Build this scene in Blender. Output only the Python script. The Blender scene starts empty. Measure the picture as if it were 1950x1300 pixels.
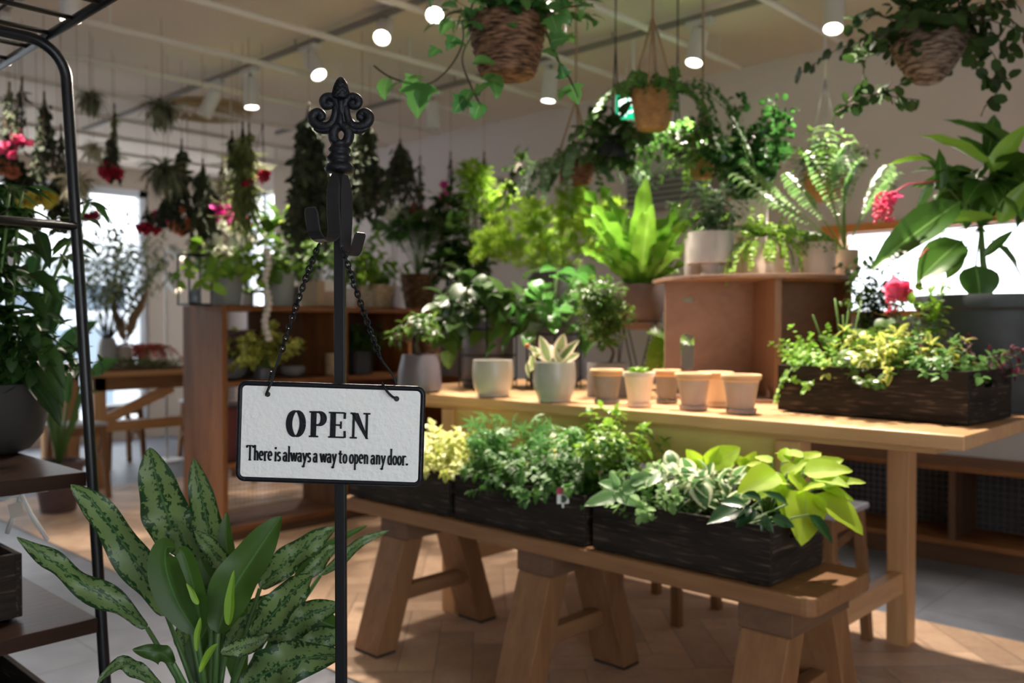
import bpy, math, random
import numpy as np
from mathutils import Vector, Matrix

scene = bpy.context.scene
COL = scene.collection
PI = math.pi
rnd = random.Random(7)
# ------------------------------------------------------------------ camera
FPX, PCX, PCY = 1692.0, 975.0, 650.0
YAW, PITCH, EYE = math.radians(43.4), math.radians(1.016), 1.10
cam_d = bpy.data.cameras.new('camera')
cam = bpy.data.objects.new('camera', cam_d)
COL.objects.link(cam)
cam.location = (0, 0, EYE)
cam.rotation_euler = (PI/2 - PITCH, 0, YAW - PI/2)
cam_d.sensor_width = 36.0
cam_d.lens = FPX/1950.0*36.0
cam_d.clip_start = 0.05
cam_d.clip_end = 200
cam_d.dof.use_dof = True
cam_d.dof.focus_distance = 1.19
cam_d.dof.aperture_fstop = 4.4
scene.camera = cam
# ------------------------------------------------------------------ view
scene.view_settings.view_transform = 'Standard'
scene.view_settings.look = 'None'
scene.view_settings.exposure = 0.55
scene.view_settings.gamma = 1.0
scene.view_settings.use_curve_mapping = False
scene.cycles.use_denoising = True
scene.cycles.max_bounces = 8
scene.cycles.diffuse_bounces = 4
scene.cycles.glossy_bounces = 3
scene.cycles.transmission_bounces = 4
scene.cycles.transparent_max_bounces = 6
scene.cycles.sample_clamp_indirect = 8.0
scene.cycles.caustics_reflective = False
scene.cycles.caustics_refractive = False
# ------------------------------------------------------------------ world
world = bpy.data.worlds.new('sky')
scene.world = world
world.use_nodes = True
wn = world.node_tree
wn.nodes['Background'].inputs[0].default_value = (0.88, 0.94, 1.0, 1)
wn.nodes['Background'].inputs[1].default_value = 3.3
# spot lamps of the ceiling tracks (light power set here, built further down)
SPOT_W = 118.0
SPOT_COL = (1.0, 0.88, 0.75)
DISC_STRENGTH = 14.0

# ------------------------------------------------------------------ projection helpers (photo pixel -> point on a known surface)
FW = Vector((math.cos(YAW)*math.cos(PITCH), math.sin(YAW)*math.cos(PITCH), -math.sin(PITCH)))
RT = Vector((math.sin(YAW), -math.cos(YAW), 0))
UPV = RT.cross(FW)
FH = Vector((math.cos(YAW), math.sin(YAW), 0))
Z = Vector((0, 0, 1))
EYEV = Vector((0, 0, EYE))
def ray(px, py): return FW + RT*((px-PCX)/FPX) + UPV*((PCY-py)/FPX)
def at(px, py, d): return EYEV + ray(px, py)*d
def onz(px, py, z):
    v = ray(px, py); return EYEV + v*((z-EYE)/v.z)
def onx(px, py, x):
    v = ray(px, py); return EYEV + v*(x/v.x)
def ony(px, py, y):
    v = ray(px, py); return EYEV + v*(y/v.y)
def m(n, d): return n*d/FPX

# ------------------------------------------------------------------ materials
MATS = {}
def new_mat(name):
    mt = bpy.data.materials.new(name); mt.use_nodes = True
    return mt, mt.node_tree, mt.node_tree.nodes['Principled BSDF']
def node(nt, kind, **kw):
    n = nt.nodes.new(kind)
    for k, v in kw.items(): setattr(n, k, v)
    return n
def ramp(nt, stops):
    r = nt.nodes.new('ShaderNodeValToRGB')
    els = r.color_ramp.elements
    while len(els) < len(stops): els.new(0.5)
    for e, (p, c) in zip(els, stops):
        e.position = p; e.color = (*c, 1)
    return r
def plain(name, col, rough=0.5, metal=0.0, spec=0.5, noise=0.0, nscale=20.0, bump=0.0, bscale=80.0):
    if name in MATS: return MATS[name]
    mt, nt, b = new_mat(name)
    b.inputs['Base Color'].default_value = (*col, 1)
    b.inputs['Roughness'].default_value = rough
    b.inputs['Metallic'].default_value = metal
    b.inputs['Specular IOR Level'].default_value = spec
    if noise or bump:
        tc = node(nt, 'ShaderNodeTexCoord')
    if noise:
        n = node(nt, 'ShaderNodeTexNoise'); n.inputs['Scale'].default_value = nscale; n.inputs['Detail'].default_value = 5
        nt.links.new(tc.outputs['Object'], n.inputs['Vector'])
        r = ramp(nt, [(0.3, tuple(c*(1-noise) for c in col)), (0.7, tuple(min(1, c*(1+noise)) for c in col))])
        nt.links.new(n.outputs['Fac'], r.inputs[0]); nt.links.new(r.outputs[0], b.inputs['Base Color'])
    if bump:
        n2 = node(nt, 'ShaderNodeTexNoise'); n2.inputs['Scale'].default_value = bscale; n2.inputs['Detail'].default_value = 4
        nt.links.new(tc.outputs['Object'], n2.inputs['Vector'])
        bp = node(nt, 'ShaderNodeBump'); bp.inputs['Strength'].default_value = bump; bp.inputs['Distance'].default_value = 0.002
        nt.links.new(n2.outputs['Fac'], bp.inputs['Height']); nt.links.new(bp.outputs[0], b.inputs['Normal'])
    MATS[name] = mt
    return mt
def wood(name, dark, light, axis=0, scale=9.0, rough=0.5, island=0.0, worn=0.0, worncol=(.25, .2, .16)):
    key = name+str(axis)
    if key in MATS: return MATS[key]
    mt, nt, b = new_mat(name)
    tc = node(nt, 'ShaderNodeTexCoord')
    mp = node(nt, 'ShaderNodeMapping')
    s = [1.0, 1.0, 1.0]; s[axis] = 0.09
    mp.inputs['Scale'].default_value = s
    nt.links.new(tc.outputs['Object'], mp.inputs['Vector'])
    vec = mp.outputs[0]
    if island:
        g = node(nt, 'ShaderNodeNewGeometry')
        add = node(nt, 'ShaderNodeVectorMath', operation='MULTIPLY_ADD')
        add.inputs[1].default_value = (1, 1, 1)
        sc = node(nt, 'ShaderNodeVectorMath', operation='SCALE'); sc.inputs[0].default_value = (13, 7, 5)
        nt.links.new(g.outputs['Random Per Island'], sc.inputs['Scale'])
        nt.links.new(vec, add.inputs[0]); nt.links.new(sc.outputs[0], add.inputs[2]); vec = add.outputs[0]
    n = node(nt, 'ShaderNodeTexNoise'); n.inputs['Scale'].default_value = scale; n.inputs['Detail'].default_value = 6; n.inputs['Distortion'].default_value = 1.2
    n2 = node(nt, 'ShaderNodeTexNoise'); n2.inputs['Scale'].default_value = scale*9; n2.inputs['Detail'].default_value = 3
    nt.links.new(vec, n.inputs['Vector']); nt.links.new(vec, n2.inputs['Vector'])
    mx = node(nt, 'ShaderNodeMix'); mx.inputs[0].default_value = 0.35
    nt.links.new(n.outputs['Fac'], mx.inputs[2]); nt.links.new(n2.outputs['Fac'], mx.inputs[3])
    r = ramp(nt, [(0.32, dark), (0.68, light)])
    nt.links.new(mx.outputs[0], r.inputs[0])
    out = r.outputs[0]
    if island:
        hv = node(nt, 'ShaderNodeHueSaturation')
        mr = node(nt, 'ShaderNodeMapRange'); mr.inputs[3].default_value = 1-island; mr.inputs[4].default_value = 1+island
        nt.links.new(g.outputs['Random Per Island'], mr.inputs[0]); nt.links.new(mr.outputs[0], hv.inputs['Value'])
        nt.links.new(out, hv.inputs['Color']); out = hv.outputs[0]
    if worn:
        n3 = node(nt, 'ShaderNodeTexNoise'); n3.inputs['Scale'].default_value = 150; n3.inputs['Detail'].default_value = 8
        mp3 = node(nt, 'ShaderNodeMapping'); s3 = [1.0]*3; s3[axis] = .07; mp3.inputs['Scale'].default_value = s3
        nt.links.new(tc.outputs['Object'], mp3.inputs['Vector']); nt.links.new(mp3.outputs[0], n3.inputs['Vector'])
        r3 = ramp(nt, [(0.56, (0, 0, 0)), (0.75, (worn,)*3)]); nt.links.new(n3.outputs['Fac'], r3.inputs[0])
        m3 = node(nt, 'ShaderNodeMix', data_type='RGBA'); nt.links.new(r3.outputs[0], m3.inputs[0])
        nt.links.new(out, m3.inputs[6]); m3.inputs[7].default_value = (*worncol, 1); out = m3.outputs[2]
    nt.links.new(out, b.inputs['Base Color'])
    b.inputs['Roughness'].default_value = rough
    b.inputs['Specular IOR Level'].default_value = 0.12 if rough > .7 else 0.3
    bp = node(nt, 'ShaderNodeBump'); bp.inputs['Strength'].default_value = 0.25; bp.inputs['Distance'].default_value = 0.002
    nt.links.new(n2.outputs['Fac'], bp.inputs['Height']); nt.links.new(bp.outputs[0], b.inputs['Normal'])
    MATS[key] = mt
    return mt
def leafmat(name, c1, c2, rib=None, rough=0.38, trans=0.3, edge=None, edgew=0.25, blotch=None, bscale=14.0, spec=0.42):
    """c1..c2 per leaf; rib = midrib colour; edge = colour of the variegated margin; blotch = colour of irregular marks"""
    if name in MATS: return MATS[name]
    mt, nt, b = new_mat(name)
    g = node(nt, 'ShaderNodeNewGeometry')
    r = ramp(nt, [(0.0, c1), (1.0, c2)])
    nt.links.new(g.outputs['Random Per Island'], r.inputs[0])
    out = r.outputs[0]
    uv = node(nt, 'ShaderNodeUVMap'); sep = node(nt, 'ShaderNodeSeparateXYZ'); nt.links.new(uv.outputs[0], sep.inputs[0])
    cen = node(nt, 'ShaderNodeMath', operation='SUBTRACT'); cen.inputs[1].default_value = 0.5; nt.links.new(sep.outputs[0], cen.inputs[0])
    ab = node(nt, 'ShaderNodeMath', operation='ABSOLUTE'); nt.links.new(cen.outputs[0], ab.inputs[0])
    if blotch or edge:
        tc = node(nt, 'ShaderNodeTexCoord')
        no = node(nt, 'ShaderNodeTexNoise'); no.inputs['Scale'].default_value = bscale; no.inputs['Detail'].default_value = 3
        mp = node(nt, 'ShaderNodeMapping')
        offs = node(nt, 'ShaderNodeMath', operation='MULTIPLY'); offs.inputs[1].default_value = 31.0
        nt.links.new(g.outputs['Random Per Island'], offs.inputs[0])
        cmb = node(nt, 'ShaderNodeCombineXYZ'); nt.links.new(offs.outputs[0], cmb.inputs[2])
        mp.inputs['Scale'].default_value = (1.0, 2.6, 1.0)
        nt.links.new(uv.outputs[0], mp.inputs['Vector']); nt.links.new(cmb.outputs[0], mp.inputs['Location']); nt.links.new(mp.outputs[0], no.inputs['Vector'])
    if blotch:
        # light field in the middle of each half, dark margin and dark feathering along the rib
        ad = node(nt, 'ShaderNodeMath', operation='SUBTRACT'); ad.inputs[1].default_value = 0.23; nt.links.new(ab.outputs[0], ad.inputs[0])
        a2 = node(nt, 'ShaderNodeMath', operation='ABSOLUTE'); nt.links.new(ad.outputs[0], a2.inputs[0])
        m1 = node(nt, 'ShaderNodeMath', operation='MULTIPLY'); m1.inputs[1].default_value = 1.35; nt.links.new(a2.outputs[0], m1.inputs[0])
        m2 = node(nt, 'ShaderNodeMath', operation='ADD'); nt.links.new(m1.outputs[0], m2.inputs[0]); nt.links.new(no.outputs['Fac'], m2.inputs[1])
        rr = ramp(nt, [(0.705, (0, 0, 0)), (0.735, (1, 1, 1))]); nt.links.new(m2.outputs[0], rr.inputs[0])
        mx = node(nt, 'ShaderNodeMix', data_type='RGBA'); nt.links.new(rr.outputs[0], mx.inputs[0]); nt.links.new(out, mx.inputs[6]); mx.inputs[7].default_value = (*blotch, 1); out = mx.outputs[2]
    if edge:
        m1 = node(nt, 'ShaderNodeMath', operation='MULTIPLY_ADD'); m1.inputs[1].default_value = 0.3; nt.links.new(no.outputs['Fac'], m1.inputs[0]); nt.links.new(ab.outputs[0], m1.inputs[2])
        rr = ramp(nt, [(0.65-edgew-0.02, (0, 0, 0)), (0.65-edgew+0.02, (1, 1, 1))]); nt.links.new(m1.outputs[0], rr.inputs[0])
        mx = node(nt, 'ShaderNodeMix', data_type='RGBA'); nt.links.new(rr.outputs[0], mx.inputs[0]); nt.links.new(out, mx.inputs[6]); mx.inputs[7].default_value = (*edge, 1); out = mx.outputs[2]
    if rib:
        rr = ramp(nt, [(0.012, (1, 1, 1)), (0.03, (0, 0, 0))]); nt.links.new(ab.outputs[0], rr.inputs[0])
        mx = node(nt, 'ShaderNodeMix', data_type='RGBA'); nt.links.new(rr.outputs[0], mx.inputs[0]); nt.links.new(out, mx.inputs[6]); mx.inputs[7].default_value = (*rib, 1); out = mx.outputs[2]
    nt.links.new(out, b.inputs['Base Color'])
    b.inputs['Roughness'].default_value = rough
    b.inputs['Specular IOR Level'].default_value = spec
    if trans:
        tr = node(nt, 'ShaderNodeBsdfTranslucent'); ms = node(nt, 'ShaderNodeMixShader'); ms.inputs[0].default_value = trans
        hs = node(nt, 'ShaderNodeHueSaturation'); hs.inputs['Saturation'].default_value = 1.0; hs.inputs['Value'].default_value = 1.25
        nt.links.new(out, hs.inputs['Color']); nt.links.new(hs.outputs[0], tr.inputs[0])
        nt.links.new(b.outputs[0], ms.inputs[1]); nt.links.new(tr.outputs[0], ms.inputs[2])
        nt.links.new(ms.outputs[0], nt.nodes['Material Output'].inputs[0])
    MATS[name] = mt
    return mt
def weavemat(name, dark, light):
    if name in MATS: return MATS[name]
    mt, nt, b = new_mat(name)
    tc = node(nt, 'ShaderNodeTexCoord'); mp = node(nt, 'ShaderNodeMapping'); mp.inputs['Scale'].default_value = (1, 1, 6)
    n = node(nt, 'ShaderNodeTexNoise'); n.inputs['Scale'].default_value = 26; n.inputs['Detail'].default_value = 4
    nt.links.new(tc.outputs['Object'], mp.inputs['Vector']); nt.links.new(mp.outputs[0], n.inputs['Vector'])
    r = ramp(nt, [(.38, dark), (.64, light)]); nt.links.new(n.outputs['Fac'], r.inputs[0]); nt.links.new(r.outputs[0], b.inputs['Base Color'])
    bp = node(nt, 'ShaderNodeBump'); bp.inputs['Strength'].default_value = .7; bp.inputs['Distance'].default_value = .004
    nt.links.new(n.outputs['Fac'], bp.inputs['Height']); nt.links.new(bp.outputs[0], b.inputs['Normal'])
    b.inputs['Roughness'].default_value = .75; b.inputs['Specular IOR Level'].default_value = .25
    MATS[name] = mt
    return mt
def emis(name, col, s):
    if name in MATS: return MATS[name]
    mt, nt, b = new_mat(name)
    b.inputs['Base Color'].default_value = (*col, 1)
    b.inputs['Emission Color'].default_value = (*col, 1); b.inputs['Emission Strength'].default_value = s
    MATS[name] = mt
    return mt
def glassmat(name):
    if name in MATS: return MATS[name]
    mt, nt, b = new_mat(name)
    t = node(nt, 'ShaderNodeBsdfTransparent'); gl = node(nt, 'ShaderNodeBsdfGlossy'); gl.inputs['Roughness'].default_value = 0.02
    ms = node(nt, 'ShaderNodeMixShader'); ms.inputs[0].default_value = 0.06
    nt.links.new(t.outputs[0], ms.inputs[1]); nt.links.new(gl.outputs[0], ms.inputs[2]); nt.links.new(ms.outputs[0], nt.nodes['Material Output'].inputs[0])
    MATS[name] = mt
    return mt

G = {  # leaf materials
 'dark': leafmat('leaf_dark', (.018, .045, .010), (.05, .10, .02), rib=(.07, .15, .05)),
 'mid': leafmat('leaf_mid', (.042, .10, .015), (.11, .20, .03), rib=(.12, .25, .07)),
 'fresh': leafmat('leaf_fresh', (.11, .24, .018), (.24, .40, .035), rib=(.2, .4, .1)),
 'lime': leafmat('leaf_lime', (.30, .48, .02), (.48, .64, .04), rib=(.4, .55, .1), trans=.4, rough=.6, spec=.3),
 'yellow': leafmat('leaf_yellow_variegated', (.10, .26, .04), (.22, .36, .05), edge=(.66, .64, .16), edgew=.33),
 'cream': leafmat('leaf_cream_variegated', (.07, .17, .06), (.12, .26, .08), edge=(.66, .70, .48), edgew=.2),
 'grey': leafmat('leaf_grey_green', (.07, .13, .07), (.14, .22, .11), rough=.6),
 'silver': leafmat('leaf_silver', (.09, .20, .06), (.13, .27, .09), rib=(.08, .2, .06), blotch=(.20, .33, .16), bscale=18),
 'fern': leafmat('leaf_fern', (.24, .42, .03), (.42, .58, .07), rough=.6, trans=.4),
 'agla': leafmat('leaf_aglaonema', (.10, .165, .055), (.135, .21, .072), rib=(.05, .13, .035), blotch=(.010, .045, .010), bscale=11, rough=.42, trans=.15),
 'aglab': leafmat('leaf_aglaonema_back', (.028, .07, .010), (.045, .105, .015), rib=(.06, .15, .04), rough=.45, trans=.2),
 'medi': leafmat('leaf_medinilla', (.04, .115, .015), (.085, .20, .028), rib=(.2, .36, .1), rough=.3, trans=.25),
 'medilit': leafmat('leaf_medinilla_lit', (.22, .42, .03), (.30, .52, .06), rib=(.35, .55, .15), rough=.3, trans=.35),  # lit copy of the medinilla leaf, light painted into its green
 'hoya': leafmat('leaf_hoya', (.16, .25, .08), (.26, .3, .12), edge=(.74, .62, .46), edgew=.2),
 'airp': leafmat('leaf_air_plant', (.10, .11, .06), (.20, .21, .12), rough=.7, trans=.15),
 'airl': leafmat('leaf_air_plant_pale', (.38, .37, .24), (.58, .54, .38), rough=.7, trans=.15),
 'dried': leafmat('leaf_dried', (.02, .03, .015), (.05, .065, .03), rough=.8, trans=.1),
 'driedg': leafmat('leaf_dried_green', (.12, .16, .04), (.26, .30, .10), rough=.8, trans=.2),
 'pink': leafmat('petal_pink', (.60, .05, .17), (.80, .16, .28), rough=.5, trans=.3),
 'red': leafmat('petal_red', (.32, .01, .03), (.6, .03, .07), rough=.6, trans=.2),
 'magenta': leafmat('petal_magenta', (.5, .03, .25), (.75, .08, .4), rough=.6, trans=.2),
 'orange': leafmat('petal_orange', (.55, .16, .07), (.7, .26, .14), rough=.6, trans=.2),
 'yel': leafmat('petal_yellow', (.6, .5, .05), (.75, .65, .12), rough=.6, trans=.2),
 'white': leafmat('petal_white', (.72, .72, .58), (.85, .85, .74), rough=.4, trans=.2),
 'wine': leafmat('leaf_wine', (.08, .01, .03), (.18, .03, .05), rough=.5, trans=.1),
 'straw': leafmat('pampas_straw', (.50, .36, .20), (.68, .52, .32), rough=.9, trans=.3),
}
STEM = plain('stem_green', (.10, .20, .04), .5)
STEMD = plain('stem_brown', (.07, .045, .022), .7)
SOIL = plain('soil', (.03, .02, .013), .95, noise=.4, nscale=60, bump=.8, bscale=150)
BLACK = plain('black_metal', (.007, .0075, .009), .45, spec=.25)
BLACKCAST = plain('black_cast_iron', (.007, .008, .011), .42, spec=.28, bump=.5, bscale=300)
WHITEM = plain('white_metal', (.78, .78, .76), .4)
OAK = lambda ax=0: wood('beech_table_wood', (.50, .27, .12), (.66, .40, .20), ax, 7, .42)
LEGW = lambda ax=0: wood('bench_wood', (.20, .095, .04), (.32, .165, .075), ax, 8, .6)
CABW = lambda ax=0: wood('cabinet_wood', (.13, .048, .016), (.32, .135, .048), ax, 11, .6)
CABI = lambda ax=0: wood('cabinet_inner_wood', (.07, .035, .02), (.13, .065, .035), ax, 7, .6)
CRATEW = lambda ax=0: wood('charred_crate_wood', (.010, .008, .007), (.040, .032, .026), ax, 10, .75, worn=.75, worncol=(.17, .125, .09))
RACKW = lambda ax=0: wood('rack_board_wood', (.018, .008, .005), (.050, .022, .012), ax, 9, .35)
PLY = lambda ax=0: wood('plywood', (.22, .125, .085), (.31, .185, .13), ax, 5, .6)

# ------------------------------------------------------------------ objects
ORG = {}
def empty(name, label=None, cat=None, loc=(0, 0, 0), group=None):
    o = bpy.data.objects.new(name, None); COL.objects.link(o)
    o.empty_display_size = 0.05
    o.location = loc; ORG[o.name] = Vector(loc)
    if label: o['label'] = label; o['category'] = cat
    if group: o['group'] = group
    return o
def tag(o, label, cat, group=None, kind=None):
    o['label'] = label; o['category'] = cat
    if group: o['group'] = group
    if kind: o['kind'] = kind
    return o
def finish(name, me, mat, parent, origin, smooth, bevel):
    o = bpy.data.objects.new(name, me)
    if mat: me.materials.append(mat)
    if smooth is True:
        me.shade_smooth()
    elif smooth:
        me.shade_smooth()
        me.set_sharp_from_angle(angle=math.radians(smooth))
    COL.objects.link(o)
    if parent is not None:
        o.parent = parent; ORG[o.name] = ORG[parent.name]
    else:
        o.location = origin; ORG[o.name] = Vector(origin)
    if bevel:
        b = o.modifiers.new('bevel', 'BEVEL'); b.width = bevel; b.segments = 2; b.limit_method = 'ANGLE'
    return o
class MB:
    def __init__(s): s.v = []; s.f = []
    def add(s, vs, fs):
        k = len(s.v); s.v += [tuple(v) for v in vs]; s.f += [tuple(i+k for i in f) for f in fs]; return s
    def box(s, x0, y0, z0, x1, y1, z1):
        vs = [(x0, y0, z0), (x1, y0, z0), (x1, y1, z0), (x0, y1, z0), (x0, y0, z1), (x1, y0, z1), (x1, y1, z1), (x0, y1, z1)]
        return s.add(vs, [(3, 2, 1, 0), (4, 5, 6, 7), (0, 1, 5, 4), (1, 2, 6, 5), (2, 3, 7, 6), (3, 0, 4, 7)])
    def obox(s, c, a, b, d):
        c, a, b, d = map(Vector, (c, a, b, d))
        vs = [c-a-b-d, c+a-b-d, c+a+b-d, c-a+b-d, c-a-b+d, c+a-b+d, c+a+b+d, c-a+b+d]
        return s.add(vs, [(3, 2, 1, 0), (4, 5, 6, 7), (0, 1, 5, 4), (1, 2, 6, 5), (2, 3, 7, 6), (3, 0, 4, 7)])
    def beam(s, p0, p1, w, h, side=None):
        """rectangular bar; w measured along side (default horizontal, across the bar)"""
        p0, p1 = Vector(p0), Vector(p1); t = (p1-p0)
        if side is None:
            side = t.cross(Z)
            if side.length < 1e-4: side = Vector((1, 0, 0))
        side = Vector(side).normalized(); up = side.cross(t.normalized()).normalized(); side = t.normalized().cross(up)
        return s.obox((p0+p1)/2, t/2, side*w/2, up*h/2)
    def post(s, b, t, wx, wy):
        """slanted leg with level ends"""
        b, t = Vector(b), Vector(t); vs = []
        for p in (b, t):
            for sx, sy in ((-1, -1), (1, -1), (1, 1), (-1, 1)): vs.append((p.x+sx*wx/2, p.y+sy*wy/2, p.z))
        return s.add(vs, [(3, 2, 1, 0), (4, 5, 6, 7), (0, 1, 5, 4), (1, 2, 6, 5), (2, 3, 7, 6), (3, 0, 4, 7)])
    def tube(s, pts, r, seg=8, closed=False, radii=None):
        pts = [Vector(p) for p in pts]; n = len(pts); rings = []
        t0 = (pts[1]-pts[0]).normalized(); u = t0.cross(Vector((0.3, 0.2, 1))).normalized()
        if u.length < .1: u = Vector((1, 0, 0))
        for i, p in enumerate(pts):
            if closed: t = (pts[(i+1) % n]-pts[i-1]).normalized()
            else: t = (pts[min(i+1, n-1)]-pts[max(i-1, 0)]).normalized()
            u = (u - t*u.dot(t)).normalized(); w = t.cross(u)
            rr = radii[i] if radii else r
            rings.append([p+(u*math.cos(2*PI*k/seg)+w*math.sin(2*PI*k/seg))*rr for k in range(seg)])
        k0 = len(s.v); vs = [v for rg in rings for v in rg]; fs = []
        for i in range(n if closed else n-1):
            j = (i+1) % n
            for k in range(seg): fs.append((i*seg+k, i*seg+(k+1) % seg, j*seg+(k+1) % seg, j*seg+k))
        if not closed: fs.append(tuple(range(seg))[::-1]); fs.append(tuple((n-1)*seg+k for k in range(seg)))
        return s.add(vs, fs)
    def lathe(s, c, prof, seg=28, mod=None, tilt=None):
        """prof = (r, z) from bottom to top"""
        c = Vector(c); vs = []; fs = []
        for i, (r, z) in enumerate(prof):
            for k in range(seg):
                a = 2*PI*k/seg; rr = r*(mod(i, a) if mod else 1)
                v = Vector((rr*math.cos(a), rr*math.sin(a), z))
                if tilt is not None: v = tilt @ v
                vs.append(c+v)
        for i in range(len(prof)-1):
            for k in range(seg): fs.append((i*seg+k, i*seg+(k+1) % seg, (i+1)*seg+(k+1) % seg, (i+1)*seg+k))
        fs.append(tuple(range(seg))[::-1]); fs.append(tuple((len(prof)-1)*seg+k for k in range(seg)))
        return s.add(vs, fs)
    def ball(s, c, r, seg=12, rz=None):
        rz = rz or r; n = max(5, seg//2)
        return s.lathe(c, [(max(1e-4, r*math.sin(PI*i/n)), -rz*math.cos(PI*i/n)) for i in range(n+1)], seg)
    def prism(s, poly, o, U, V, N, t):
        """poly in (u,v); extruded from o by N*t"""
        o, U, V, N = map(Vector, (o, U, V, N)); n = len(poly)
        a = [o+U*p[0]+V*p[1] for p in poly]; b = [p+N*t for p in a]
        return s.add(a+b, [tuple(range(n))[::-1], tuple(range(n, 2*n))]+[(i, (i+1) % n, n+(i+1) % n, n+i) for i in range(n)])
    def ribbon(s, pts, side, w, t):
        """flat strip of width w (along side) and thickness t following pts"""
        pts = [Vector(p) for p in pts]; side = Vector(side).normalized(); n = len(pts); vs = []
        for i, p in enumerate(pts):
            tg = (pts[min(i+1, n-1)]-pts[max(i-1, 0)]).normalized(); nn = tg.cross(side).normalized()
            ww = w[i] if isinstance(w, (list, tuple)) else w
            vs += [p-side*ww/2-nn*t/2, p+side*ww/2-nn*t/2, p+side*ww/2+nn*t/2, p-side*ww/2+nn*t/2]
        fs = [(3, 2, 1, 0), tuple(4*(n-1)+k for k in range(4))]
        for i in range(n-1):
            for k in range(4): fs.append((4*i+k, 4*i+(k+1) % 4, 4*i+4+(k+1) % 4, 4*i+4+k))
        return s.add(vs, fs)
    def build(s, name, mat, parent=None, origin=None, smooth=False, bevel=0):
        if origin is None and parent is None:
            xs = np.array(s.v); lo, hi = xs.min(0), xs.max(0); origin = Vector(((lo[0]+hi[0])/2, (lo[1]+hi[1])/2, lo[2]))
        og = ORG[parent.name] if parent is not None else Vector(origin)
        me = bpy.data.meshes.new(name)
        me.from_pydata([(v[0]-og[0], v[1]-og[1], v[2]-og[2]) for v in s.v], [], s.f)
        import bmesh
        bm = bmesh.new(); bm.from_mesh(me); bmesh.ops.recalc_face_normals(bm, faces=bm.faces); bm.to_mesh(me); bm.free()
        return finish(name, me, mat, parent, og, smooth, bevel)
def struct(o): o['kind'] = 'structure'; return o
def dup(root, loc, rotz=0.0, label=None, group=None):
    r = root.copy(); COL.objects.link(r); r.location = loc; r.rotation_euler = (0, 0, rotz)
    if label: r['label'] = label
    if group: r['group'] = group
    for ch in list(root.children):
        c = ch.copy(); COL.objects.link(c); c.parent = r
        for g in list(ch.children):
            d = g.copy(); COL.objects.link(d); d.parent = c
    return r

# ------------------------------------------------------------------ leaves
def leaf_tpl(wf, n=6, cols=2, curl=0.0, fold=0.15, wave=0.0, wn=3):
    """leaf along +y (0..1), half width wf(t); curl bends it downward, fold lifts the margins"""
    vs = []; uv = []; fs = []
    m_ = 2*cols+1
    y, z, ang = 0.0, 0.0, 0.0
    for i in range(n+1):
        t = i/n
        if i:
            ang -= curl/n; y += math.cos(ang)/n; z += math.sin(ang)/n
        w = wf(t)
        for j in range(m_):
            a = (j-cols)/cols
            dz = fold*abs(a)*w + wave*math.sin(wn*2*PI*t + (PI if a < 0 else 0))*abs(a)**2
            vs.append((a*w, y - math.sin(ang)*dz, z + math.cos(ang)*dz)); uv.append((0.5+a*0.5, t))
    for i in range(n):
        for j in range(m_-1):
            k = i*m_+j; fs.append((k, k+1, k+1+m_, k+m_))
    return np.array(vs, np.float32), np.array(fs, np.int32), np.array(uv, np.float32)
def w_ovate(t): return max(0.004, 0.30*math.sin(PI*min(1, t**0.72))**0.85)
def w_heart(t): return max(0.004, 0.40*(math.sin(PI*min(1, t**0.6)))**0.75)
def w_lance(t): return max(0.004, 0.13*math.sin(PI*t**0.8)**0.8)
def w_round(t): return max(0.01, 0.46*math.sqrt(max(0, 1-(2*t-1)**2)))
def w_strap(t): return max(0.003, 0.05*(1-t)**0.5*min(1, .5+t*4))
def w_blade(t): return max(0.004, 0.11*min(1, .3+t*2.2)*(math.sin(PI*min(1, .5+t/2)))**0.6)
def w_ivy(t):
    k = [(0, .05), (.06, .30), (.16, .36), (.25, .52), (.33, .34), (.45, .24), (.55, .30), (.66, .22), (.85, .10), (1, .004)]
    for (a, x), (b, y) in zip(k, k[1:]):
        if t <= b: return x+(y-x)*(t-a)/(b-a)
    return .004
def w_split(t): return max(0.006, w_heart(t)*1.15*(1.0 if int(t*13.99) % 2 == 0 else 0.35))
def w_needle(t): return 0.10*(1-t)+.02
T = {
 'ovate': leaf_tpl(w_ovate, 5, 1, .7, .25), 'ovateb': leaf_tpl(w_ovate, 8, 2, .9, .25, .02),
 'ovatef': leaf_tpl(w_ovate, 8, 2, .35, .22, .012), 'heartf': leaf_tpl(w_heart, 10, 2, .35, .2, .012),
 'heart': leaf_tpl(w_heart, 6, 1, .8, .22), 'heartb': leaf_tpl(w_heart, 10, 2, 1.0, .22, .015),
 'lance': leaf_tpl(w_lance, 5, 1, .9, .3), 'round': leaf_tpl(w_round, 5, 1, .4, .15),
 'strap': leaf_tpl(w_strap, 7, 1, 1.3, .4), 'strapd': leaf_tpl(w_strap, 8, 1, 2.3, .4), 'blade': leaf_tpl(w_blade, 14, 2, .45, .5, .05, 4),
 'ivy': leaf_tpl(w_ivy, 12, 1, .6, .15), 'split': leaf_tpl(w_split, 14, 2, .9, .15), 'needle': leaf_tpl(w_needle, 1, 1, .2, .1),
 'chip': leaf_tpl(w_ovate, 3, 1, .4, .2),
}
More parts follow.
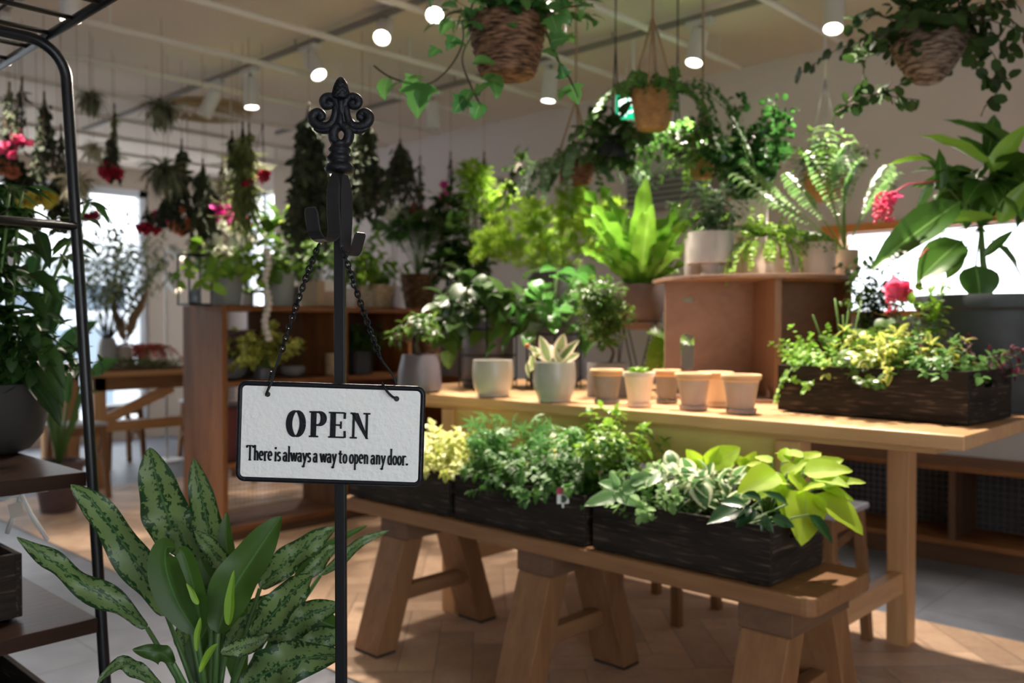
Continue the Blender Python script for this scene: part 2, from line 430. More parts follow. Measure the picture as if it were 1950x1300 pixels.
class Fol:
    def __init__(s): s.d = {}
    def leaf(s, key, p, d, n, L, W=1.0):
        s.d.setdefault(key, []).append((p[0], p[1], p[2], d[0], d[1], d[2], n[0], n[1], n[2], L, W)); return s
    def build(s, name, mat, parent=None, origin=None):
        V = []; Fc = []; UV = []; k = 0
        for key, L in s.d.items():
            tv, tf, tu = T[key]; A = np.array(L, np.float32)
            y = A[:, 3:6]; y = y/np.maximum(1e-6, np.linalg.norm(y, axis=1, keepdims=True))
            x = np.cross(y, A[:, 6:9]); ln = np.linalg.norm(x, axis=1, keepdims=True)
            x = np.where(ln < 1e-4, np.array([[1, 0, 0]], np.float32), x/np.maximum(ln, 1e-6)); z = np.cross(x, y)
            sl = A[:, 9:10]; sw = A[:, 10:11]
            P = (A[:, None, 0:3] + tv[None, :, 0:1]*x[:, None]*(sl*sw)[:, None] + tv[None, :, 1:2]*y[:, None]*sl[:, None] + tv[None, :, 2:3]*z[:, None]*sl[:, None])
            nl, nv = len(L), len(tv)
            V.append(P.reshape(-1, 3)); Fc.append((tf[None]+(np.arange(nl)*nv)[:, None, None]+k).reshape(-1, 4)); k += nl*nv
            UV.append(np.tile(tu, (nl, 1)))
        V = np.concatenate(V); Fc = np.concatenate(Fc); UV = np.concatenate(UV)
        if parent is not None: og = ORG[parent.name]
        else: og = Vector(origin)
        V = V - np.array(og, np.float32)
        V = V.astype(np.float32)
        me = bpy.data.meshes.new(name); nf = len(Fc)
        me.vertices.add(len(V)); me.vertices.foreach_set('co', V.astype(np.float32).ravel())
        me.loops.add(nf*4); me.loops.foreach_set('vertex_index', Fc.astype(np.int32).ravel())
        me.polygons.add(nf); me.polygons.foreach_set('loop_start', np.arange(nf, dtype=np.int32)*4)
        uvl = me.uv_layers.new(name='UVMap'); uvl.data.foreach_set('uv', UV[Fc.ravel()].astype(np.float32).ravel())
        me.update(calc_edges=True)
        return finish(name, me, mat, parent, og, True, 0)
def rv(r=rnd): return Vector((r.uniform(-1, 1), r.uniform(-1, 1), r.uniform(-1, 1)))
def grow(p, d, n, step, grav=0.0, wob=0.15, r=rnd):
    p = Vector(p); d = Vector(d).normalized(); pts = [p.copy()]
    for i in range(n):
        d = (d + rv(r)*wob - Z*grav).normalized(); p = p + d*step; pts.append(p.copy())
    return pts
def cone_dir(spread, r=rnd, az=None):
    a = r.uniform(0, 2*PI) if az is None else az; s = math.sin(spread)
    return Vector((s*math.cos(a), s*math.sin(a), math.cos(spread)))
def stems(F, S, base, n, length, spread, L, tpl='ovate', W=1.0, nodes=8, per=2, grav=.02, wob=.12, start=.25, rad=.02, sr=.0022, r=rnd, jit=.25, droop=.2, az=None):
    for i in range(n):
        sp = r.uniform(spread[0], spread[1]); a = r.uniform(0, 2*PI) if az is None else r.uniform(*az)
        d = cone_dir(sp, r, a); ln = length*r.uniform(.7, 1.1)
        p0 = Vector(base)+Vector((math.cos(a), math.sin(a), 0))*rad*r.uniform(.2, 1)
        pts = grow(p0, d, nodes, ln/nodes, grav, wob, r)
        if S is not None: S.tube(pts, sr, 4, radii=[sr*(1-.6*q/nodes) for q in range(nodes+1)])
        ph = r.uniform(0, 6)
        for q in range(nodes+1):
            if q/nodes < start: continue
            t = (pts[q]-pts[q-1]).normalized() if q else d
            for w in range(per):
                a2 = ph + q*2.4 + w*2*PI/per
                u = t.cross(Vector((.21, .1, 1))).normalized(); v = t.cross(u)
                side = u*math.cos(a2)+v*math.sin(a2)
                dd = (side + t*.5 + rv(r)*jit - Z*droop).normalized()
                nn = (Z + t*.5 + rv(r)*jit)
                F.leaf(tpl, pts[q]+rv(r)*L*.1, dd, nn, L*r.uniform(.65, 1.15), W)
            if q == nodes: F.leaf(tpl, pts[q], (t+rv(r)*.3), Z+rv(r)*.3, L*.9, W)
def rosette(F, base, n, L, tilt, tpl='strap', W=1.0, r=rnd, rad=.01, full=False):
    for i in range(n):
        a = i*2.39996+r.uniform(-.2, .2); sp = r.uniform(*tilt)
        d = cone_dir(sp, r, a)
        nn = Z if sp < 1.3 else Vector((-math.cos(a), -math.sin(a), .5))
        nn = (nn - d*nn.dot(d)) if abs(nn.dot(d)) < .99 else Vector((-math.cos(a), -math.sin(a), .1))
        if sp < .5: nn = Vector((-math.cos(a), -math.sin(a), .3))
        F.leaf(tpl, Vector(base)+Vector((math.cos(a), math.sin(a), 0))*rad, d, nn, L*r.uniform(.7, 1.1), W)
def spiky(F, c, n, L, tpl='strap', W=1.0, r=rnd, up=.15):
    for i in range(n):
        d = rv(r); d.z += up
        if d.length < .2: continue
        d.normalize(); F.leaf(tpl, Vector(c)+d*L*.06, d, (Z+rv(r)*.3), L*r.uniform(.6, 1.1), W)
def bush(F, c, rad, n, L, tpl='ovate', W=1.0, r=rnd, inner=.45, up=.35, jit=.5, droop=0):
    c = Vector(c)
    for i in range(n):
        d = rv(r)
        while d.length > 1 or d.length < .05: d = rv(r)
        d.normalize(); q = r.uniform(inner, 1.0)
        p = c+Vector((d.x*rad[0]*q, d.y*rad[1]*q, d.z*rad[2]*q))
        dd = d+Z*up+rv(r)*jit - Z*droop; nn = d*.5+Z+rv(r)*jit*.6
        F.leaf(tpl, p, dd, nn, L*r.uniform(.6, 1.15), W)
def trail(F, S, c, rim, n, length, L, tpl='ovate', W=1.0, nodes=10, r=rnd, per=1, az=None, sr=.0018, out=.5, grav=.22):
    for i in range(n):
        a = (i+r.uniform(0, .9))*2*PI/n if az is None else r.uniform(*az)
        h = Vector((math.cos(a), math.sin(a), 0)); ln = length*r.uniform(.45, 1.1)
        pts = grow(Vector(c)+h*rim*.8, h*out+Z*.6, nodes, ln/nodes, grav, .15, r)
        if S is not None: S.tube(pts, sr, 4)
        for q in range(1, nodes+1):
            for w in range(per):
                side = Vector((-h.y, h.x, 0))*(1 if (q+w) % 2 else -1)
                F.leaf(tpl, pts[q], side*.8+h*.4-Z*.35+rv(r)*.35, h+Z*.4+rv(r)*.3, L*r.uniform(.65, 1.15), W)

# ------------------------------------------------------------------ pots
POTMAT = {}
def pot_profile(kind, r, h):
    w = r*.08
    if kind == 'taper':
        return [(r*.62, 0), (r*.64, .002), (r*.90, h*.86), (r*.91, h*.87), (r, h*.87), (r, h), (r-w, h), (r*.86, h*.9)]
    if kind == 'round':
        return [(r*.62, 0), (r*.78, h*.05), (r*.93, h*.25), (r, h*.5), (r, h*.75), (r*.96, h), (r*.96-w, h), (r*.9, h*.9)]
    if kind == 'bowl':
        return [(r*.35, 0), (r*.6, h*.06), (r*.85, h*.25), (r*.98, h*.55), (r, h*.8), (r*.97, h), (r*.97-w, h), (r*.88, h*.9)]
    if kind == 'jar':
        return [(r*.8, 0), (r*.97, h*.06), (r, h*.2), (r*.95, h*.6), (r*.82, h*.95), (r*.80, h), (r*.8-w, h), (r*.75, h*.92)]
    if kind == 'cyl':
        return [(r*.96, 0), (r, h*.02), (r, h*.98), (r*.98, h), (r-w, h), (r-w, h*.9)]
    if kind == 'big':
        return [(r*.70, 0), (r*.72, h*.03), (r*.86, h*.55), (r*.93, h*.86), (r, h*.89), (r*1.02, h*.95), (r, h), (r-w, h), (r*.88, h*.9)]
def weave(rows, seg):
    return lambda i, a: 1+.022*(1 if (int(a/(2*PI)*seg+.5)//2+i//2) % 2 else -1)
def make_pot(t, kind, p, r, h, mat, saucer=None, soil=True, seg=36):
    p = Vector(p); z = 0
    if saucer:
        MB().lathe(p, [(r*.68, 0), (r*.76, .003), (r*.8, h*.13), (r*.76, h*.13), (r*.72, h*.06)], seg).build('saucer', saucer, t, smooth=40)
        z = .006; h = h-.006
    q = p+Z*z
    if kind in ('wicker', 'wickerbowl'):
        rows = max(8, int(h/.011)); prof = []
        for i in range(rows*2+1):
            f = i/(rows*2)
            rr = r*(.66+.34*f**.7) if kind == 'wicker' else r*math.sin(PI/2*min(1, .18+f*.9))**.85
            prof.append((rr*(1+(.024 if i % 2 else -.024)), h*f))
        prof += [(r*.93, h), (r*.88, h*.85)]
        MB().lathe(q, prof, 64, mod=lambda i, a: 1+.02*(1 if ((int(a/(2*PI)*32+.25)+i//2) % 2) else -1)).build('basket', mat, t, smooth=True)
    elif kind == 'ribbed':
        MB().lathe(q, [(a*(1+(.02 if i % 2 else 0)), b) for i, (a, b) in enumerate([(r*(.8+.2*k/14), h*k/14) for k in range(15)])]+[(r*.93, h), (r*.88, h*.9)], seg).build('pot', mat, t, smooth=True)
    elif kind == 'square':
        b = MB(); w = r; b.box(q.x-w, q.y-w, q.z, q.x+w, q.y+w, q.z+.01)
        th = max(.005, r*.08)
        b.box(q.x-w, q.y-w, q.z, q.x+w, q.y-w+th, q.z+h); b.box(q.x-w, q.y+w-th, q.z, q.x+w, q.y+w, q.z+h)
        b.box(q.x-w, q.y-w+th, q.z, q.x-w+th, q.y+w-th, q.z+h); b.box(q.x+w-th, q.y-w+th, q.z, q.x+w, q.y+w-th, q.z+h)
        b.build('pot', mat, t, bevel=.002)
        if soil: MB().box(q.x-w+th, q.y-w+th, q.z+h*.8, q.x+w-th, q.y+w-th, q.z+h*.9).build('soil', SOIL, t)
        return q+Z*h*.9
    else:
        MB().lathe(q, pot_profile(kind, r, h), seg).build('pot', mat, t, smooth=40)
    if soil: MB().lathe(q+Z*h*.82, [(r*.80 if kind != 'jar' else r*.7, 0), (r*.83 if kind != 'jar' else r*.72, h*.04), (r*.4, h*.07)], 20).build('soil', SOIL, t, smooth=True)
    return q+Z*h*.88
def potp(px, py, z, r):
    """centre of a pot of radius r whose front foot shows at the pixel"""
    return onz(px, py, z)+FH*r*.7

# ================================================================== the room
WX, WY, CZ = 4.75, 8.6, 2.62          # right wall, window wall, ceiling height
LX, BY = -2.6, -2.2                   # left wall, entrance wall
WALLM = plain('wall_plaster', (.66, .595, .58), .85, bump=.15, bscale=60)
CEILM = plain('ceiling_paint', (.74, .64, .55), .9, bump=.1, bscale=40)
PIPEM = plain('white_pipe_paint', (.72, .68, .62), .5)
# floor: grey tiles with a strip of herringbone parquet
fl_, fnt, fb_ = new_mat('grey_floor_tile')
tc = node(fnt, 'ShaderNodeTexCoord'); br = node(fnt, 'ShaderNodeTexBrick'); br.offset = 0.0
br.inputs['Scale'].default_value = 1.0; br.inputs['Brick Width'].default_value = .6; br.inputs['Row Height'].default_value = .6; br.inputs['Mortar Size'].default_value = .003
br.inputs['Color1'].default_value = (.12, .128, .155, 1); br.inputs['Color2'].default_value = (.135, .143, .17, 1); br.inputs['Mortar'].default_value = (.07, .07, .08, 1)
fnt.links.new(tc.outputs['Object'], br.inputs['Vector'])
nz = node(fnt, 'ShaderNodeTexNoise'); nz.inputs['Scale'].default_value = 5; nz.inputs['Detail'].default_value = 6; fnt.links.new(tc.outputs['Object'], nz.inputs['Vector'])
rr_ = ramp(fnt, [(.3, (.75, .75, .75)), (.7, (1.15, 1.15, 1.15))]); fnt.links.new(nz.outputs['Fac'], rr_.inputs[0])
mm_ = node(fnt, 'ShaderNodeMix', data_type='RGBA', blend_type='MULTIPLY'); mm_.inputs[0].default_value = 1
fnt.links.new(br.outputs['Color'], mm_.inputs[6]); fnt.links.new(rr_.outputs[0], mm_.inputs[7]); fnt.links.new(mm_.outputs[2], fb_.inputs['Base Color'])
fb_.inputs['Roughness'].default_value = .45
struct(MB().box(LX-.1, BY-.1, -.1, WX+.1, WY+.1, 0).build('floor', fl_, origin=(0, 0, 0)))
# herringbone parquet as real planks in one mesh
import bmesh
def parquet(x0, x1, y0, y1):
    bm = bmesh.new(); Lp, Wp = .48, .12; k = int(Lp/Wp)
    c45, s45 = math.cos(PI/4), math.sin(PI/4)
    def plank(u, v, lu, lv):
        g = .0012; q = [(u+g, v+g), (u+lu-g, v+g), (u+lu-g, v+lv-g), (u+g, v+lv-g)]
        pts = []
        for a, b in q:
            x = a*c45-b*s45; y = a*s45+b*c45; pts.append((x+(x0+x1)/2, y+(y0+y1)/2))
        if max(p[0] for p in pts) < x0 or min(p[0] for p in pts) > x1 or max(p[1] for p in pts) < y0 or min(p[1] for p in pts) > y1: return
        bm.faces.new([bm.verts.new((p[0], p[1], .004)) for p in pts])
    for i in range(-60, 60):
        for j in range(-16, 16):
            ox, oy = i*Wp + j*Lp, i*Wp - j*Lp
            if abs(ox) > 7 or abs(oy) > 7: continue
            plank(ox, oy, Lp, Wp); plank(ox, oy+Wp, Wp, Lp)
    for co, no in (((x0, 0, 0), (-1, 0, 0)), ((x1, 0, 0), (1, 0, 0)), ((0, y0, 0), (0, -1, 0)), ((0, y1, 0), (0, 1, 0))):
        bmesh.ops.bisect_plane(bm, geom=bm.verts[:]+bm.edges[:]+bm.faces[:], plane_co=co, plane_no=no, clear_outer=True)
    bmesh.ops.recalc_face_normals(bm, faces=bm.faces)
    me = bpy.data.meshes.new('floor_parquet'); bm.to_mesh(me); bm.free()
    for p in me.polygons: pass
    o = bpy.data.objects.new('floor_parquet', me); me.materials.append(wood('parquet_wood', (.42, .27, .175), (.56, .385, .26), 2, 6, .5, island=.2)); COL.objects.link(o)
    return struct(o)
parquet(1.65, 3.44, -1.6, 6.15)
struct(MB().box(LX-.1, BY-.1, CZ, WX+.1, WY+.1, CZ+.1).build('ceiling', CEILM, origin=(0, 0, CZ)))
# right wall with a window band (orange timber frame) and, near the far corner, a tall frosted window
b = MB()
W2 = (.35, 2.08, 1.18, 1.60); W3 = (7.62, 8.25, .2, 2.45)
b.box(WX, BY, 0, WX+.15, W2[0], CZ); b.box(WX, W2[0], 0, WX+.15, W2[1], W2[2]); b.box(WX, W2[0], W2[3], WX+.15, W2[1], CZ)
b.box(WX, W2[1], 0, WX+.15, W3[0], CZ); b.box(WX, W3[0], 0, WX+.15, W3[1], W3[2]); b.box(WX, W3[0], W3[3], WX+.15, W3[1], CZ); b.box(WX, W3[1], 0, WX+.15, WY+.15, CZ)
struct(b.build('wall_right', WALLM, origin=(WX, 0, 0)))
# window wall
W1 = (-1.2, 3.90, .12, 2.42)
b = MB()
b.box(LX, WY, 0, W1[0], WY+.15, CZ); b.box(W1[0], WY, 0, W1[1], WY+.15, W1[2]); b.box(W1[0], WY, W1[3], W1[1], WY+.15, CZ); b.box(W1[1], WY, 0, WX, WY+.15, CZ)
struct(b.build('wall_far', plain('wall_beige', (.52, .43, .35), .85), origin=(0, WY, 0)))
struct(MB().box(LX-.15, BY, 0, LX, WY, CZ).build('wall_left', WALLM, origin=(LX, 0, 0)))
# entrance wall behind the camera: tall glass front
E = (-2.0, .9, .1, 2.3)
b = MB(); b.box(LX, BY-.15, 0, E[0], BY, CZ); b.box(E[0], BY-.15, E[3], E[1], BY, CZ); b.box(E[0], BY-.15, 0, E[1], BY, E[2]); b.box(E[1], BY-.15, 0, WX, BY, CZ)
struct(b.build('wall_entrance', WALLM, origin=(0, BY, 0)))
struct(MB().box(WX-.13, 7.05, 0, WX, 7.5, CZ).build('trim_1', plain('pillar_beige', (.50, .42, .34), .85), origin=(WX, 7.2, 0)))
struct(MB().box(WX-.015, -1, 0, WX, 7.05, .08).build('baseboard_right', plain('baseboard', (.45, .42, .4), .6), origin=(WX, 0, 0)))
WHITEF = plain('window_frame_white', (.72, .75, .80), .4)
ORANGE = wood('orange_timber', (.62, .22, .05), (.78, .33, .10), 1, 6, .45)
# window_1
b = MB(); y0, y1 = WY+.02, WY+.09
for x in (W1[0], 0.1, 1.4, 2.62, 3.82): b.box(x, y0, W1[2], x+.08, y1, W1[3])
b.box(W1[0], y0, W1[2], W1[1], y1, W1[2]+.08); b.box(W1[0], y0, W1[3]-.07, W1[1], y1, W1[3])
w1 = struct(b.build('window_1', WHITEF, origin=(1.3, WY, .1)))
MB().box(W1[0], WY+.05, W1[2], W1[1], WY+.056, W1[3]).build('window_pane', glassmat('window_glass'), w1)
# window_2
b = MB(); x0, x1 = WX-.03, WX+.1
b.box(x0, W2[0]-.05, W2[3], x1, W2[1]+.05, W2[3]+.045); b.box(x0, W2[0]-.05, W2[2]-.03, x1, W2[1]+.05, W2[2])
for y in (W2[0], W2[1]-.05): b.box(x0+.02, y, W2[2], x1, y+.05, W2[3])
w2 = struct(b.build('window_2', ORANGE, origin=(WX, 1, 1)))
MB().box(WX+.05, W2[0], W2[2], WX+.056, W2[1], W2[3]).build('window_pane', glassmat('window_glass'), w2)
b = MB()
for y in (W3[0], 7.9, W3[1]-.05): b.box(WX+.02, y, W3[2], WX+.08, y+.05, W3[3])
b.box(WX+.02, W3[0], W3[2], WX+.08, W3[1], W3[2]+.05); b.box(WX+.02, W3[0], W3[3]-.05, WX+.08, W3[1], W3[3])
w3 = struct(b.build('window_3', WHITEF, origin=(WX, 7.9, .2)))
MB().box(WX+.045, W3[0], W3[2], WX+.05, W3[1], W3[3]).build('window_pane', glassmat('window_glass'), w3)
b = MB()
for x in (E[0], -.55, E[1]-.06): b.box(x, BY-.1, E[2], x+.06, BY-.04, E[3])
b.box(E[0], BY-.1, E[2], E[1], BY-.04, E[2]+.06); b.box(E[0], BY-.1, E[3]-.06, E[1], BY-.04, E[3])
w4 = struct(b.build('window_4', WHITEF, origin=(-.5, BY, .1)))
MB().box(E[0], BY-.07, E[2], E[1], BY-.065, E[3]).build('window_pane', glassmat('window_glass'), w4)
# outside: bright paving and the pale house across the street
struct(MB().box(-14, WY+.3, -.25, 18, 30, -.15).build('ground', plain('street_paving', (.6, .6, .58), .8), origin=(0, 12, -.2)))
HOUSEM = plain('house_render_pale', (.62, .66, .70), .8)
hs = empty('house', 'pale blue-grey house across the street seen through the shop window', 'house', (3.6, 13.6, -.15))
MB().box(-5, 13.6, -.15, 8, 16, 2.2).build('wall', HOUSEM, hs)
MB().box(-5.2, 13.3, 2.05, 8.2, 16.2, 2.35).build('roof', plain('house_fascia', (.8, .82, .84), .7), hs)
HG = plain('house_window_glass', (.10, .14, .19), .15)
for x0 in (2.5, 3.7, 4.9, 6.1):
    f = MB(); f.box(x0-.06, 13.54, 1.25, x0+.96, 13.6, 1.33); f.box(x0-.06, 13.54, 1.72, x0+.96, 13.6, 1.8); f.box(x0-.06, 13.54, 1.33, x0+.02, 13.6, 1.72); f.box(x0+.88, 13.54, 1.33, x0+.96, 13.6, 1.72)
    wf_ = f.build('window', WHITEF, hs); MB().box(x0+.02, 13.57, 1.33, x0+.88, 13.59, 1.72).build('window_pane', HG, wf_)
f = MB(); f.box(4.3, 13.56, -.1, 5.6, 13.6, 1.05); hd = f.build('garage_door', plain('garage_door_grey', (.22, .28, .34), .5), hs)

# ------------------------------------------------------------------ ceiling grid of pipes, tracks, lamps
PZ = 2.50
for i, y in enumerate([1.85, 2.43, 3.03, 3.63, 4.25, 4.86, 5.48, 6.1, 6.7, 7.3]):
    t = MB().tube([(-1.6, y, PZ), (4.37, y, PZ)], .016, 8)
    for x in (-.9, .4, 1.75, 3.05, 4.15): t.tube([(x, y, PZ), (x, y, CZ)], .006, 6)
    o = t.build('ceiling_pipe', PIPEM, smooth=40)
    order = ['nearest the camera', 'second nearest', 'third nearest', 'fourth nearest', 'fifth nearest', 'sixth from the camera', 'seventh from the camera', 'third last before the windows', 'second last before the windows', 'last one before the windows'][i]
    tag(o, 'white pipe hung across under the ceiling, '+order, 'pipe', 'white pipes under the ceiling')
TRACKM = plain('track_grey', (.24, .22, .20), .5)
LAMPM = plain('lamp_white', (.66, .64, .62), .4)
def lamp_track(x, y0, y1, lab):
    t = MB().box(x-.011, y0, PZ+.06, x+.011, y1, PZ+.088)
    y = y0+.2
    while y < y1: t.tube([(x, y, PZ+.088), (x, y, CZ)], .005, 6); y += 1.2
    return tag(t.build('lamp_track', TRACKM), lab, 'lamp track', 'lamp tracks')
lamp_track(2.66, .3, 7.2, 'grey lamp track over the benches, the one passing above the sign stand')
lamp_track(3.72, .2, 6.0, 'grey lamp track running along the wall side above the hanging baskets')
lamp_track(1.40, 2.4, 7.0, 'grey lamp track at the left above the black rack')
def spot_lamp(x, y, label, tilt=(0, 0), on=True, zt=2.558, power=1.0, L=.17, r=.042, lit=True):
    """track head: adapter box, yoke, cylinder, bright disc; tilt = aim offset (x, y) per unit drop"""
    t = empty('spot_lamp', label, 'lamp', (x, y, zt), 'spot lamps on the ceiling tracks')
    MB().box(x-.022, y-.07, zt-.028, x+.022, y+.07, zt).build('adapter', LAMPM, t, bevel=.003)
    ax = Vector((tilt[0], tilt[1], -1)).normalized(); c0 = Vector((x, y, zt-.055)); c1 = c0+ax*L
    MB().tube([(x, y, zt-.028), c0+ax*.02], .008, 8).build('yoke', TRACKM, t)
    u = ax.orthogonal().normalized(); w = ax.cross(u)
    q = ax.rotation_difference(Z) if False else Z.rotation_difference(ax).to_matrix()
    MB().lathe(c0, [(r*.6, 0), (r*.95, .006), (r, .015), (r, L), (r*.9, L), (r*.85, L-.02)], 28, tilt=q).build('housing', LAMPM, t, smooth=40)
    if on:
        MB().lathe(c0, [(r*.80, L-.016), (r*.82, L-.012), (r*.5, L-.009)], 24, tilt=q).build('light_disc', emis('lamp_glow', (1, .93, .82), DISC_STRENGTH), t)
        if lit:
            ld = bpy.data.lights.new('spot_lamp_light', 'SPOT'); ld.energy = SPOT_W*power; ld.color = SPOT_COL
            ld.spot_size = math.radians(75); ld.spot_blend = .7; ld.shadow_soft_size = .03
            lo = bpy.data.objects.new('spot_lamp_light', ld); COL.objects.link(lo); lo.parent = t
            lo.location = (c1+ax*.01)-Vector((x, y, zt)); lo.rotation_euler = ax.to_track_quat('-Z', 'Y').to_euler()
    return t
spot_lamp(2.66, 4.56, 'lit white spot lamp just left of the iron finial', (0, -.1))
spot_lamp(2.66, 3.97, 'lit white spot lamp directly above the finial of the sign stand', (.02, -.75), L=.14)
spot_lamp(2.694, 3.38, 'lit white spot lamp up and right of the finial, glare facing the camera', (-.75, -.65), zt=2.60, L=.14)
spot_lamp(2.694, 3.02, 'lit white spot lamp at the top edge left of the large ivy basket', (-.75, -.75), zt=2.61, L=.13)
spot_lamp(2.66, 4.95, 'switched-off white spot lamp tilted beside the round ceiling vent', (-.35, .3), on=False)
spot_lamp(3.72, 3.22, 'lit white spot lamp right of and below the large ivy basket', (-.1, .05), power=1.2)
spot_lamp(3.72, 2.28, 'lit white spot lamp hanging straight right of the rope-hung basket', (-.35, 0), power=1.5)
spot_lamp(3.72, 1.62, 'large white spot lamp at the top edge left of the dark-leaved wicker basket', (-.4, -.12), power=1.5)
spot_lamp(3.72, 4.20, 'small switched-off white spot lamp above the dried bundles right of the finial', (0, 0), on=False)
spot_lamp(3.72, 4.95, 'small tilted switched-off spot lamp close behind the right side of the finial', (.25, -.1), on=False)
spot_lamp(1.40, 4.62, 'lit white spot lamp seen through the lower bars of the rack top', (0, 0), power=.4)
spot_lamp(1.40, 3.78, 'lit white spot lamp seen through the upper bars of the rack top', (0, 0), power=.4)
t = spot_lamp(4.55, 6.4, 'small lit spot lamp low beside the red flower bundle near the pillar', (-.5, -.6), power=.4)
MB().tube([(4.55, 6.4, 2.558), (4.55, 6.4, CZ)], .012, 8).build('stem', LAMPM, t)
# unseen lamps added above the frame to light the bench and table
spot_lamp(2.66, 2.30, 'white spot lamp above the frame over the middle of the bench', (-.2, -.1), power=1.4)
spot_lamp(2.66, 1.45, 'white spot lamp above the frame over the near end of the bench', (-.25, -.25), power=1.5)
# round ceiling air vent
v = empty('ceiling_vent', 'round white ceiling air vent behind the hanging air plant', 'vent', at(388, 208, 6.19).xy.to_3d()+Vector((.02, 0, CZ)))
c = ORG[v.name]
MB().lathe(c-Z*.02, [(.30, 0), (.31, .004), (.315, .02)], 48).build('rim', plain('vent_cream', (.50, .38, .20), .5), v, smooth=40)
b = MB()
for r_ in (.05, .11, .17, .23, .29): b.tube([c+Vector((r_*math.cos(2*PI*k/40), r_*math.sin(2*PI*k/40), -.032-.02*(r_ < .2))) for k in range(40)], .012, 8, closed=True)
for k in range(4): b.tube([c-Z*.025, c+Vector((.29*math.cos(k*PI/2), .29*math.sin(k*PI/2), -.025))], .006, 6)
b.build('louvre', plain('vent_light', (.42, .30, .15), .5), v, smooth=40)
# exit sign (green running-figure sign, hung under the ceiling)
p = at(1206, 205, 4.6)
ex = empty('exit_sign', 'lit green exit sign with running figure behind the rope-hung basket', 'sign', p)
nx = Vector((-.35, -1, 0)).normalized(); sx = Vector((1, -.35, 0)).normalized()
nx = -FH; sx = RT
MB().obox(p, sx*.095, nx*.012, Z*.066).build('housing', WHITEM, ex, bevel=.003)
MB().obox(p+nx*.0135, sx*.09, nx*.0015, Z*.061).build('panel', emis('exit_green', (.0, .45, .22), 1.2), ex)
b = MB(); o_ = p+nx*.016
def q_(poly): b.prism([(x*.001, y*.001) for x, y in poly], o_, sx, Z, nx, .001)
q_([(-75, -48), (-38, -48), (-38, 48), (-75, 48)])
for (x0, y0, x1, y1, w) in ((-15, 25, 5, -8, 14), (5, -8, 30, -40, 9), (5, -8, -12, -25, 9), (-12, -25, -32, -28, 8), (-15, 22, -40, 8, 7), (-12, 20, 16, 22, 7)):
    dx, dy = x1-x0, y1-y0; l = math.hypot(dx, dy); nx_, ny_ = -dy/l*w/2, dx/l*w/2
    q_([(x0+nx_, y0+ny_), (x0-nx_, y0-ny_), (x1-nx_, y1-ny_), (x1+nx_, y1+ny_)])
q_([(-18+9*math.cos(k*.6), 38+9*math.sin(k*.6)) for k in range(10)])
b.build('pictogram', emis('exit_white', (.9, 1, .95), 2.0), ex)
MB().tube([p+Z*.066, (p.x, p.y, CZ)], .006, 6).build('hanger', WHITEM, ex)
# grey air unit on the right wall
au = empty('air_unit', 'grey slatted air unit on the wall behind the hanging baskets', 'air conditioner', onx(1290, 398, WX))
p = ORG[au.name]
MB().box(WX-.16, p.y-.32, p.z, WX, p.y+.28, p.z+.22).build('casing', plain('air_unit_grey', (.30, .29, .30), .5), au, bevel=.01)
b = MB()
for k in range(5): b.box(WX-.168, p.y-.3, p.z+.03+k*.035, WX-.155, p.y+.26, p.z+.045+k*.035)
b.build('louvre', plain('louvre_dark', (.08, .08, .09), .5), au)

# ================================================================== furniture
# display table
TZ = .84
tb = empty('display_table', 'long light wood display table carrying the potted plants, crates and pots', 'table', (2.77, 1.8, 0))
tx0, tx1, ty0, ty1 = 2.25, 3.32, .66, 2.97
MB().box(tx0, ty0, TZ-.036, tx1, ty1, TZ).build('tabletop', wood('beech_table_wood', (.50, .27, .12), (.68, .42, .22), 1, 7, .4, worn=0), tb, bevel=.004)
b = MB(); b.box(tx0+.05, ty0+.08, TZ-.056, tx1-.05, ty1-.08, TZ-.036); b.build('batten', OAK(1), tb)
b = MB(); b.box(2.30, 1.14, TZ-.17, 2.325, 2.48, TZ-.056); b.build('apron', wood('pine_apron_wood', (.50, .36, .13), (.66, .50, .22), 1, 7, .5), tb)
MB().box(3.17, 1.14, TZ-.17, 3.195, 2.48, TZ-.056).build('apron', wood('pine_apron_wood', (.50, .36, .13), (.66, .50, .22), 1, 7, .5), tb)
for x in (2.325, 3.15):
    for y in (1.125, 2.50):
        MB().box(x-.037, y-.037, 0, x+.037, y+.037, TZ-.056).build('leg', OAK(2), tb, bevel=.004)
for y in (1.125, 2.50):
    MB().box(2.362, y-.02, .185, 3.113, y+.02, .255).build('stretcher', OAK(0), tb, bevel=.003)
